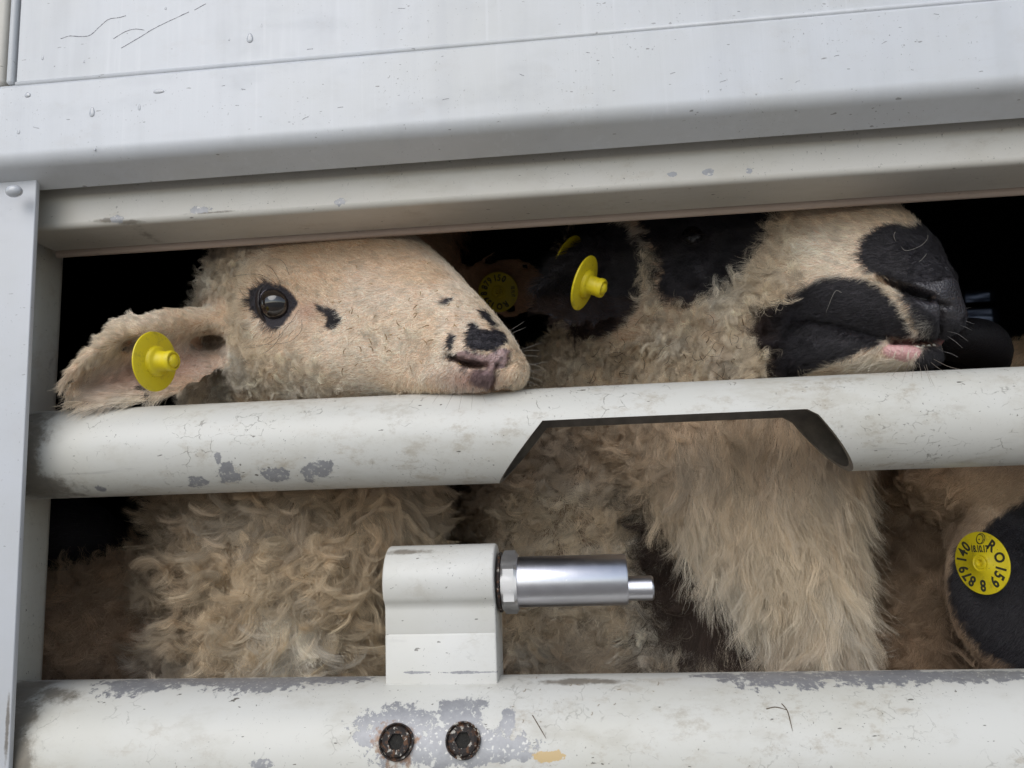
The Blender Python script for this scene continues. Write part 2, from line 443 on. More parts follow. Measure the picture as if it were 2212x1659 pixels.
# --- left plate post (leans in the picture only through perspective)
xp = P(78, 415, -0.050)[0]; xp_b = P(19, 1659, -0.050)[0]
def slab(name, x0, x1, y0, y1, z0, z1, mat, bev=0.001, lean=0.0):
    bm = bmesh.new(); bmesh.ops.create_cube(bm, size=1)
    for v in bm.verts:
        z = z0 if v.co.z < 0 else z1
        v.co = Vector(((x0 if v.co.x < 0 else x1)+(lean*(z-z1)), y0 if v.co.y < 0 else y1, z))
    o = bm_obj(name, bm, mat, trailer, bevel=bev); auto_smooth(o, 40); return o
zt_ = P(78, 415, -0.050)[2]; zb_ = P(19, 1659, -0.050)[2]
lean = (xp-xp_b)/(zt_-zb_)
slab('plate_post', xp-0.30, xp, -0.0505, -0.0465, zb_-0.25, zt_+0.03, M_POST, 0.0007, lean)
# inner post
xi = P(137, 560, 0.040)[0]; xi_b = P(91, 1460, 0.040)[0]
za, zc = P(137, 560, .040)[2], P(91, 1460, .040)[2]
slab('inner_post', xi-0.030, xi, 0.012, 0.046, zc-0.2, za+0.05, M_INPOST, 0.009, (xi-xi_b)/(za-zc))
slab('corner_plate', xp-0.30, xi-0.012, 0.047, 0.052, zc-0.2, za+0.15, M_INPOST, 0.001, (xi-xi_b)/(za-zc))

# --- mid rail: hollow tube with the notch cut out of its lower front
def tube_mesh(cy, cz, r, x0, x1, n=128, wall=0.0, wobble=0.0):
    V = []; Fc = []
    NX = 160
    xs = np.linspace(x0, x1, NX)
    rings = [r, r-wall] if wall else [r]
    for q, rad in enumerate(rings):
        for i, x in enumerate(xs):
            for k in range(n):
                a = 2*math.pi*k/n
                V.append((x, cy+rad*math.cos(a), cz+rad*math.sin(a)))
    for q in range(len(rings)):
        o_ = q*NX*n
        for i in range(NX-1):
            for k in range(n):
                k2 = (k+1) % n; f = (o_+i*n+k, o_+i*n+k2, o_+(i+1)*n+k2, o_+(i+1)*n+k)
                Fc.append(f if q == 0 else f[::-1])
    if wall:
        for i in (0, NX-1):
            for k in range(n):
                k2 = (k+1) % n; f = (i*n+k, NX*n+i*n+k, NX*n+i*n+k2, i*n+k2)
                Fc.append(f if i == 0 else f[::-1])
    else:
        Fc.append(tuple(range(n))); Fc.append(tuple((NX-1)*n+k for k in range(n))[::-1])
    return V, Fc
XM0 = P(0, 985, -0.03)[0]
V, Fc = tube_mesh(YM, ZM, RM, XM0, XR, wall=0.0032)
me = new_mesh('mid_rail', V, Fc, [M_MID, M_BARE])
mid = link('mid_rail', me, trailer)
def notch_px(u, v):
    return P(u, v, -RM*0.92)
cut = [(1062, 1052), (1172, 909), (1300, 903), (1742, 884), (1766, 896), (1874, 1019), (1874, 1120), (1062, 1120)]
W = [notch_px(*c) for c in cut]
bm = bmesh.new()
n = len(W)
fr = [bm.verts.new((w[0], -0.10, w[2])) for w in W]; bk = [bm.verts.new((w[0], 0.10, w[2])) for w in W]
bm.faces.new(fr); bm.faces.new(bk[::-1])
for i in range(n):
    bm.faces.new((fr[i], bk[i], bk[(i+1) % n], fr[(i+1) % n]))
bmesh.ops.recalc_face_normals(bm, faces=bm.faces)
cme = bpy.data.meshes.new('cutter'); bm.to_mesh(cme); bm.free(); cme.materials.append(M_MID); cme.materials.append(M_BARE)
cme.polygons.foreach_set('material_index', [1]*len(cme.polygons))
cutter = bpy.data.objects.new('cutter', cme); COL.objects.link(cutter)
md = mid.modifiers.new('b', 'BOOLEAN'); md.operation = 'DIFFERENCE'; md.object = cutter; md.solver = 'EXACT'
bpy.context.view_layer.update()
dg = bpy.context.evaluated_depsgraph_get()
nm = bpy.data.meshes.new_from_object(mid.evaluated_get(dg))
mid.modifiers.clear(); mid.data = nm; nm.name = 'mid_rail'
bpy.data.objects.remove(cutter)
auto_smooth(mid, 40)
# inside of the tube (second skin) is raw metal
ctr = np.array([0, YM, ZM])
co = np.zeros(len(nm.polygons)*3); nm.polygons.foreach_get('center', co); co = co.reshape(-1, 3)
mi = np.zeros(len(nm.polygons), int); nm.polygons.foreach_get('material_index', mi)
rad = np.hypot(co[:, 1]-YM, co[:, 2]-ZM); mi[(rad < RM-0.0015)] = 1
nm.polygons.foreach_set('material_index', mi)

# --- bottom rail
V, Fc = tube_mesh(YB, ZB, RB, P(-90, 1550, -.045)[0], XR)
bot = link('bottom_rail', new_mesh('bottom_rail', V, Fc, [M_BOT]), trailer); auto_smooth(bot, 40)

# --- bracket welded on the bottom rail
yk = 0.004; zk = P(950, 1258, yk-0.02)[2]
rk = 0.0225
zj = zat(1318, -0.022, 950); zbb = zat(1375, -0.02, 950)
prof = arc(yk, zk, rk, 90, 210, 20)
# concave blend below the knuckle, then the flat foot
y0, z0 = prof[-1]
yft = -0.0115
for t in np.linspace(0.15, 1, 9):
    prof.append((y0+(yft-y0)*(t**0.9) + 0.0012*math.sin(t*math.pi), z0+(zj-0.002-z0)*t))
prof += [(yft, zbb+0.0012), (yft+0.0003, zbb+.0002), (yft-0.0005, zbb-0.0008), (yft-0.0005, ZB+RB-0.008), (0.022, ZB+RB-0.006), (0.0265, zk)]
prof += arc(yk, zk, rk, 0, 88, 10)
xb0, xb1 = P(832, 1400, yft)[0], P(1073, 1400, yft)[0]
o = bm_obj('hinge_bracket', extrude_profile(prof[::-1], xb0, xb1), M_BRK, trailer)
bm = bmesh.new(); bm.from_mesh(o.data)
ends = [e for e in bm.edges if len(e.link_faces) == 2 and e.calc_face_angle(0) > 1.2 and (abs(e.verts[0].co.x-e.verts[1].co.x) < 1e-6)]
bmesh.ops.bevel(bm, geom=ends, offset=0.0014, segments=3, affect='EDGES', profile=0.5)
bm.to_mesh(o.data); bm.free(); auto_smooth(o, 40)
bracket = o
# --- spring latch: washer, hex nut, barrel, pin
def xlathe(name, prof, cy, cz, mat, parent, n=64, ang=35):
    V, Fc = lathe(prof, n)
    V2 = np.stack([V[:, 2], cy+V[:, 0], cz+V[:, 1]], 1)
    o = link(name, new_mesh(name, V2, Fc, [mat]), parent)
    bm = bmesh.new(); bm.from_mesh(o.data); bmesh.ops.recalc_face_normals(bm, faces=bm.faces); bm.to_mesh(o.data); bm.free()
    auto_smooth(o, ang); return o
yl = yk+0.002; zlz = P(1230, 1259, yl-0.012)[2]
X = lambda u, v=1259, Y=-0.01: P(u, v, Y)[0]
rl = 0.0165
latch = xlathe('spring_latch', [(rl-.001, X(1112)), (rl, X(1114)), (rl, X(1353)), (rl-0.0007, X(1357)), (0.009, X(1357)), (0.009, X(1350)), (0.002, X(1350))], yl, zlz, M_STEEL, trailer)
xlathe('washer', [(0.004, X(1074)), (0.0195, X(1074)), (0.0195, X(1079)), (0.016, X(1079)), (0.016, X(1084)), (.004, X(1084))], yl, zlz, M_RUSTY, latch)
# hex nut with chamfered corners
bm = bmesh.new(); rn = 0.0208; x0, x1 = X(1081), X(1116)
ringsn = []
for (x, ch) in ((x0, .0), (x0+0.0018, 1), (x1-0.0018, 1), (x1, 0)):
    vs = []
    for k in range(48):
        a = 2*math.pi*k/48+math.radians(0)
        hexr = rn*math.cos(math.pi/6)/math.cos(((a) % (math.pi/3))-math.pi/6)
        cap = rn*math.cos(math.pi/6)*1.012 if ch == 0 else 1.0
        r_ = min(hexr, cap)
        a2 = a+math.radians(0)
        vs.append(bm.verts.new((x, yl+r_*math.cos(a2+math.pi), zlz+r_*math.sin(a2+math.pi))))
    ringsn.append(vs)
for i in range(3):
    for k in range(48):
        bm.faces.new((ringsn[i][k], ringsn[i][(k+1) % 48], ringsn[i+1][(k+1) % 48], ringsn[i+1][k]))
bm.faces.new(ringsn[0]); bm.faces.new(ringsn[-1][::-1])
# turn so that one flat faces the viewer
bmesh.ops.rotate(bm, cent=(0, yl, zlz), matrix=Matrix.Rotation(math.radians(30), 3, 'X'), verts=bm.verts)
o = bm_obj('hex_nut', bm, M_NUT, latch); auto_smooth(o, 22)
zp = P(1390, 1275, -0.005)[2]
xlathe('latch_pin', [(0.003, X(1345)), (0.0079, X(1346)), (0.0079, X(1411)), (0.0070, X(1415)), (0.003, X(1415))], yl, zp, M_STEEL, latch)

# --- two rusty socket screws on the bottom rail
def surf_rail(u, v):
    d = ray(u, v); oc = CAM-np.array([0, YB, ZB])
    a = d[1]**2+d[2]**2; b = 2*(oc[1]*d[1]+oc[2]*d[2]); c = oc[1]**2+oc[2]**2-RB**2
    t = (-b-math.sqrt(b*b-4*a*c))/(2*a); return CAM+d*t
for (u, v) in ((857, 1603), (1001, 1600)):
    p = surf_rail(u, v); nn = np.array([0, p[1]-YB, p[2]-ZB]); nn /= np.linalg.norm(nn)
    R = 0.0100
    pr = [(R+0.0006, -0.004), (R+0.0006, 0.0006), (R-0.0002, 0.0009), (R-0.0009, -0.0006), (R-0.0016, 0.0006), (R-0.003, 0.0012), (0.0052, 0.0009)]
    V, Fc = lathe(pr, 48); Fc = Fc[:-2]
    V = list(map(tuple, V)); base = len(V)
    # hexagonal socket
    for h, q in ((0.0009, 1.0), (-0.0012, .93), (-0.0013, 0.02)):
        for k in range(48):
            a = 2*math.pi*k/48; hr = 0.0050*math.cos(math.pi/6)/math.cos((a % (math.pi/3))-math.pi/6)*q
            V.append((hr*math.cos(a), hr*math.sin(a), h))
    for i in range(3):
        A = base-48+i*48
        for k in range(48): Fc.append((A+k, A+(k+1) % 48, A+48+(k+1) % 48, A+48+k))
    M = frame_to(p+nn*0.0016, nn)
    me = new_mesh('socket_screw', xf(M, V), Fc, [M_RUSTY, M_SOCKET])
    me.polygons.foreach_set('material_index', [1 if k >= len(Fc)-96 else 0 for k in range(len(Fc))])
    o = link('socket_screw', me, bot); auto_smooth(o, 30)

# --- water drops on the panel
wm = NT('water'); wm.b.inputs['Base Color'].default_value = (.60, .615, .64, 1); wm.b.inputs['Roughness'].default_value = 0.12
wm.b.inputs['Transmission Weight'].default_value = .25; wm.b.inputs['IOR'].default_value = 1.33; wm.b.inputs['Coat Weight'].default_value = 1; wm.b.inputs['Coat Roughness'].default_value = .02
for (u, v, rx, rz) in ((540, 82, 8, 13), (199, 242, 7, 13), (60, 205, 8, 7), (343, 197, 14, 6), (301, 232, 3.5, 8), (40, 285, 4, 6), (92, 125, 3, 6), (495, 85, 2.5, 4), (358, 18, 3, 4), (182, 133, 2.5, 4), (205, 322, 2.5, 4), (565, 55, 2, 5)):
    Yd = yf if v > 190-0.087*u else yf+0.0035
    c = P(u, v, Yd); k = (Yd-CAM[1])/F
    bm = bmesh.new(); bmesh.ops.create_uvsphere(bm, u_segments=20, v_segments=12, radius=1)
    for w in bm.verts:
        z = w.co.z; w.co.x *= (1-0.28*z)
        w.co = Vector((c[0]+w.co.x*rx*k, c[1]+w.co.y*min(rx, rz)*k*0.38, c[2]+w.co.z*rz*k))
    bm_obj('water_drop', bm, wm.m, trailer, smooth=True)
# hanging drop at the corner below the beam
c = P(30, 413, -0.062); bm = bmesh.new(); bmesh.ops.create_uvsphere(bm, u_segments=24, v_segments=16, radius=1)
for w in bm.verts:
    w.co = Vector((c[0]+w.co.x*.0058, c[1]+w.co.y*.004, c[2]+w.co.z*.0042))
bm_obj('water_drop', bm, wm.m, trailer, smooth=True)

# --- inside of the trailer: decks, far wall with one slot letting the day in
zfl = 0.85; ztop = zs+0.35
def shell_box(name, x0, x1, y0, y1, z0, z1, mat=M_DARK):
    bm = bmesh.new(); bmesh.ops.create_cube(bm, size=1)
    for v in bm.verts: v.co = Vector((x0 if v.co.x < 0 else x1, y0 if v.co.y < 0 else y1, z0 if v.co.z < 0 else z1))
    return bm_obj(name, bm, mat, trailer)
shell_box('trailer_floor', -3, 3, -0.03, 2.45, zfl-0.06, zfl)
shell_box('trailer_ceiling', -3, 3, 0.03, 2.45, 2.75, 2.79)
shell_box('inner_skin', -3, 3, 0.03, 0.034, zu+0.17, 2.75)
shell_box('outer_skin', -3, 3, -0.030, -0.026, zfl-0.1, ZB-0.02, M_BEAM)
shell_box('outer_skin', -3, XU0-0.06, 0.085, 0.09, zfl, 2.75)
shell_box('outer_skin', XR-0.002, 3, -0.03, 0.03, zfl, 2.75, M_BEAM)
shell_box('end_wall', -3.04, -3, -0.03, 2.45, zfl-.06, 2.79)
shell_box('end_wall', 3, 3.04, -0.03, 2.45, zfl-.06, 2.79)
w0 = P(2092, 700, 2.4); w1 = P(2152, 626, 2.4)
shell_box('far_wall', -3, w0[0], 2.40, 2.45, zfl, 2.75)
shell_box('far_wall', w1[0], 3, 2.40, 2.45, zfl, 2.75)
shell_box('far_wall', w0[0], w1[0], 2.40, 2.45, zfl, w0[2])
shell_box('far_wall', w0[0], w1[0], 2.40, 2.45, w1[2], 2.75)
zz = w0[2]+(w1[2]-w0[2])*0.48
shell_box('slot_bar', w0[0], w1[0], 2.405, 2.44, zz, zz+0.025)
fm = NT('dimming_sheet'); fm.b.inputs['Base Color'].default_value = (.10, .11, .13, 1); fm.b.inputs['Roughness'].default_value = .8  # streaky translucent sheet, added only to dim the slot
tr_ = fm.node('ShaderNodeBsdfTranslucent'); fm.set(tr_.inputs[0], fm.mix(fm.step(fm.noise(fm.scale(fm.pos(), (1, 1, 12)), 9, 3), .35, .7), (.05, .055, .07), (.45, .47, .52)))
mx_ = fm.node('ShaderNodeMixShader', {0: .9, 1: fm.b.outputs[0], 2: tr_.outputs[0]}); fm.l.new(mx_.outputs[0], fm.n['Material Output'].inputs['Surface'])
shell_box('slot_dimmer', w0[0]-.01, w1[0]+.01, 2.452, 2.455, w0[2]-.01, w1[2]+.01, fm.m)  # added behind the slot to cut down the daylight through it

# ================================================================== sheep toolkit
def limb(pts, nseg=40, n=44, cap=True):
    """closed tapering tube; rows (u, v, Y, half height in picture px, half depth in m)"""
    rows = []
    for (u, v, Y, r1, r2) in pts:
        c = P(u, v, Y); rows.append([*c, r1*(Y-CAM[1])/F, r2])
    R_ = spline(rows, n)
    c = R_[:, :3]; r1 = np.maximum(R_[:, 3], 0.002); r2 = np.maximum(R_[:, 4], 0.002)
    t = nrm(np.gradient(c, axis=0))
    if cap:
        def ext(c0, t0, a, b, sgn):
            L = min(a, b)*0.85; out = []
            for q in np.linspace(0.2, 1.0, 8):
                th = q*math.pi/2
                out.append((c0+sgn*t0*L*math.sin(th), t0, a*max(math.cos(th), .02), b*max(math.cos(th), .02)))
            return out
        e0 = ext(c[0], t[0], r1[0], r2[0], -1)[::-1]; e1 = ext(c[-1], t[-1], r1[-1], r2[-1], 1)
        c = np.vstack([[e[0] for e in e0], c, [e[0] for e in e1]]); t = np.vstack([[e[1] for e in e0], t, [e[1] for e in e1]])
        r1 = np.concatenate([[e[2] for e in e0], r1, [e[2] for e in e1]]); r2 = np.concatenate([[e[3] for e in e0], r2, [e[3] for e in e1]])
    yv = np.array([0, 1, 0.0]); a2 = nrm(yv-t*(t@yv)[:, None]); a1 = np.cross(t, a2)
    th = np.linspace(0, 2*math.pi, nseg, endpoint=False)
    V = (c[:, None]+a1[:, None]*(r1[:, None]*np.cos(th))[..., None]+a2[:, None]*(r2[:, None]*np.sin(th))[..., None]).reshape(-1, 3)
    Fc = []; m = len(c)
    for i in range(m-1):
        for k in range(nseg):
            k2 = (k+1) % nseg; Fc.append((i*nseg+k, i*nseg+k2, (i+1)*nseg+k2, (i+1)*nseg+k))
    Fc.append(tuple(range(nseg))[::-1]); Fc.append(tuple((m-1)*nseg+k for k in range(nseg)))
    return V, Fc
def ellipsoid(c, r, rz=0.0, seg=40):
    V = []; Fc = []
    for i in range(seg//2+1):
        ph = math.pi*(i/(seg//2))*0.998+0.003
        for k in range(seg):
            a = 2*math.pi*k/seg
            x, y, z = r[0]*math.sin(ph)*math.cos(a), r[1]*math.sin(ph)*math.sin(a), r[2]*math.cos(ph)
            V.append((c[0]+x*math.cos(rz)-y*math.sin(rz), c[1]+x*math.sin(rz)+y*math.cos(rz), c[2]+z))
    for i in range(seg//2):
        for k in range(seg):
            k2 = (k+1) % seg; Fc.append((i*seg+k, (i+1)*seg+k, (i+1)*seg+k2, i*seg+k2))
    Fc.append(tuple(range(seg))); Fc.append(tuple(seg//2*seg+k for k in range(seg))[::-1])
    return np.array(V), Fc
def sheet(up_, lo_, Ys, prof, thick, n=50, m=26):
    """ear: closed cupped sheet between an upper and a lower edge (picture px); prof: (t, depth) across"""
    U = spline(np.array(up_, float), n); L = spline(np.array(lo_, float), n)
    ss = np.linspace(0, 1, n); yy = np.interp(ss, np.linspace(0, 1, len(Ys)), Ys)
    tt = np.linspace(0, 1, m); V = []
    for back_ in (0, 1):
        for i in range(n):
            w = math.sqrt(max(0.0, 1-max(0, (ss[i]-0.62)/0.38)**2))*0.85+0.15
            for t in tt:
                uv = U[i]*(1-t)+L[i]*t
                dy = np.interp(t, [p[0] for p in prof], [p[1] for p in prof])*w
                edge = math.sin(math.pi*min(max(t, 0.02), .98))**0.5
                V.append(P(uv[0], uv[1], yy[i]+dy+(thick*edge*(0.4+0.6*w) if back_ else 0)))
    Fc = []; N_ = n*m
    for i in range(n-1):
        for j in range(m-1):
            q = (i*m+j, i*m+j+1, (i+1)*m+j+1, (i+1)*m+j)
            Fc.append(q); Fc.append(tuple(N_+k for k in q[::-1]))
        for j in (0, m-1):
            q = (i*m+j, (i+1)*m+j, N_+(i+1)*m+j, N_+i*m+j); Fc.append(q if j == 0 else q[::-1])
    for i in (0, n-1):
        for j in range(m-1):
            q = (i*m+j, i*m+j+1, N_+i*m+j+1, N_+i*m+j); Fc.append(q[::-1] if i == 0 else q)
    return np.array(V), Fc

def laplace(V, E, it, lam=0.5, mask=None):
    n = len(V); deg = np.bincount(E.ravel(), minlength=n).astype(float); deg[deg == 0] = 1
    i, j = np.concatenate([E[:, 0], E[:, 1]]), np.concatenate([E[:, 1], E[:, 0]])
    for _ in range(it):
        A = np.stack([np.bincount(i, weights=V[j, k], minlength=n) for k in range(3)], 1)/deg[:, None]
        D = (A-V)*lam
        if mask is not None: D = D*mask[:, None]
        V = V+D
    return V

class Body:
    def __init__(s, parts, voxel=0.0035, it=8, detail=None, cuts=2):
        V = []; Fc = []; o = 0
        for (v, f) in parts:
            V += [tuple(x) for x in v]; Fc += [tuple(k+o for k in q) for q in f]; o += len(v)
        bm = bmesh.new(); vs = [bm.verts.new(v) for v in V]
        for q in Fc:
            try: bm.faces.new([vs[k] for k in q])
            except ValueError: pass
        bmesh.ops.recalc_face_normals(bm, faces=bm.faces)
        me = bpy.data.meshes.new('t'); bm.to_mesh(me); bm.free()
        ob = bpy.data.objects.new('t', me); COL.objects.link(ob)
        md = ob.modifiers.new('r', 'REMESH'); md.mode = 'VOXEL'; md.voxel_size = voxel
        bpy.context.view_layer.update()
        nm = bpy.data.meshes.new_from_object(ob.evaluated_get(bpy.context.evaluated_depsgraph_get()))
        bpy.data.objects.remove(ob); bpy.data.meshes.remove(me)
        s.read(nm)
        s.V = laplace(s.V, s.E, it)
        if detail is not None:
            nm.vertices.foreach_set('co', s.V.ravel()); nm.update()
            bm = bmesh.new(); bm.from_mesh(nm)
            u, v, z = proj(s.V)
            sel = detail(u, v, s.V)
            es = [e for e in bm.edges if sel[e.verts[0].index] and sel[e.verts[1].index]]
            bmesh.ops.subdivide_edges(bm, edges=es, cuts=cuts, use_grid_fill=True)
            bm.to_mesh(nm); bm.free(); s.read(nm)
            u, v, z = proj(s.V); m = detail(u, v, s.V).astype(float)
            s.V = laplace(s.V, s.E, 7, 0.5, m)
        s.me = nm; s.refresh()
    def read(s, me):
        s.me = me; n = len(me.vertices); a = np.zeros(n*3); me.vertices.foreach_get('co', a); s.V = a.reshape(-1, 3)
        e = np.zeros(len(me.edges)*2, int); me.edges.foreach_get('vertices', e); s.E = e.reshape(-1, 2)
    def refresh(s):
        me = s.me; me.vertices.foreach_set('co', s.V.ravel()); me.update()
        n = len(s.V); a = np.zeros(n*3); me.vertex_normals.foreach_get('vector', a); s.N = a.reshape(-1, 3)
        me.calc_loop_triangles(); t = np.zeros(len(me.loop_triangles)*3, int); me.loop_triangles.foreach_get('vertices', t)
        s.T = t.reshape(-1, 3)
        s.u, s.v, s.z = proj(s.V)
        s.face = (nrm(CAM-s.V)*s.N).sum(1)
        s.bvh = None
    def hit(s, u, v):
        if s.bvh is None:
            s.bvh = BVHTree.FromPolygons([tuple(x) for x in s.V], [tuple(t) for t in s.T])
        d = ray(u, v); h = s.bvh.ray_cast(Vector(CAM), Vector(d))
        return (np.array(h[0]), np.array(h[1])) if h[0] is not None else (None, None)
    def push(s, u, v, a, b, ang, depth, along=None):
        """raised (+) or sunk (-) feature, ellipse a x b px at (u, v), depth in m along the normal"""
        c, q = math.cos(math.radians(ang)), math.sin(math.radians(ang))
        du, dv = s.u-u, s.v-v
        w = np.exp(-((du*c+dv*q)/a)**2-((-du*q+dv*c)/b)**2)*(s.face > 0.0)*np.clip(s.face*3, 0, 1)
        s.V = s.V+s.N*(w*depth)[:, None]
    def groove(s, line, width, depth, power=2.0):
        d = np.full(len(s.V), 1e9)
        for (x1, y1), (x2, y2) in zip(line[:-1], line[1:]):
            ex, ey = x2-x1, y2-y1; t = np.clip(((s.u-x1)*ex+(s.v-y1)*ey)/(ex*ex+ey*ey), 0, 1)
            d = np.minimum(d, np.hypot(s.u-x1-t*ex, s.v-y1-t*ey))
        w = np.exp(-(d/width)**power)*(s.face > 0.0)*np.clip(s.face*4, 0, 1)
        s.V = s.V+s.N*(w*depth)[:, None]
    def make(s, name, mat, colfn, wet=None, **props):
        me = s.me; s.refresh()
        c = colfn(s.u, s.v, s.V, s.face)
        a = me.color_attributes.new('Col', 'FLOAT_COLOR', 'POINT')
        g_ = np.zeros(len(c)) if wet is None else wet(s.u, s.v, s.V, s.face)
        a.data.foreach_set('color', np.concatenate([c, g_[:, None]], 1).astype(np.float32).ravel())
        me.materials.clear(); me.materials.append(mat)
        me.polygons.foreach_set('use_smooth', [True]*len(me.polygons))
        base = np.array([s.V[:, 0].mean(), s.V[:, 1].mean(), s.V[:, 2].min()])
        me.vertices.foreach_set('co', (s.V-base).ravel()); me.name = name; me.update()
        o = bpy.data.objects.new(name, me); COL.objects.link(o); o.location = base
        for k, v in props.items(): o[k] = v
        s.obj = o
        return o

def skin_mat():
    s = NT('sheep_skin'); at = s.node('ShaderNodeAttribute', attribute_name='Col')
    p = s.node('ShaderNodeNewGeometry').outputs['Position']
    n = s.noise(p, 900, 4, .6); n2 = s.noise(p, 130, 4)
    c = s.mix(s.math('MULTIPLY', s.step(n2, .35, .7), .35), at.outputs['Color'], s.vmath('MULTIPLY', at.outputs['Color'], (.72, .66, .62)))
    s.set(s.b.inputs['Base Color'], c); s.set(s.b.inputs['Roughness'], s.mixf(at.outputs['Alpha'], .62, .30)); s.set(s.b.inputs['Specular IOR Level'], s.mixf(at.outputs['Alpha'], .25, .6))
    s.b.inputs['Subsurface Weight'].default_value = 0.12; s.b.inputs['Subsurface Radius'].default_value = (.003, .0015, .001); s.b.inputs['Subsurface Scale'].default_value = 1
    v = s.node('ShaderNodeTexVoronoi', {'Vector': p, 'Scale': 620.0}).outputs['Distance']
    b = s.node('ShaderNodeBump', {'Height': s.math('ADD', n, v), 'Strength': 0.6, 'Distance': 0.0009}); s.set(s.b.inputs['Normal'], b.outputs[0])
    return s.m
def hair_mat(name, rough=0.55, trans=0.2, spec=0.3):
    s = NT(name); at = s.node('ShaderNodeAttribute', attribute_name='hcol')
    s.set(s.b.inputs['Base Color'], at.outputs['Color']); s.b.inputs['Roughness'].default_value = rough
    s.b.inputs['Specular IOR Level'].default_value = spec
    tr = s.node('ShaderNodeBsdfTranslucent', {'Color': at.outputs['Color']})
    mx = s.node('ShaderNodeMixShader', {0: trans, 1: s.b.outputs[0], 2: tr.outputs[0]})
    s.l.new(mx.outputs[0], s.n['Material Output'].inputs['Surface'])
    return s.m
M_SKIN = skin_mat()
M_WOOL = hair_mat('wool_fibre', 0.55, 0.2, 0.3)
M_FUR = hair_mat('short_face_hair', 0.42, 0.15, 0.5)

def hair_object(name, parent, paths, rad, cols, mat, **props):
    N_, K, _ = paths.shape
    c = bpy.data.hair_curves.new(name); c.add_curves([K]*N_)
    c.points.foreach_set('position', paths.astype(np.float32).ravel())
    c.attributes.new('radius', 'FLOAT', 'POINT').data.foreach_set('value', rad.astype(np.float32).ravel())
    a = c.attributes.new('hcol', 'FLOAT_COLOR', 'CURVE')
    a.data.foreach_set('color', np.concatenate([np.clip(cols, 0, 1), np.ones((N_, 1))], 1).astype(np.float32).ravel())
    c.materials.append(mat)
    return link(name, c, parent, **props)

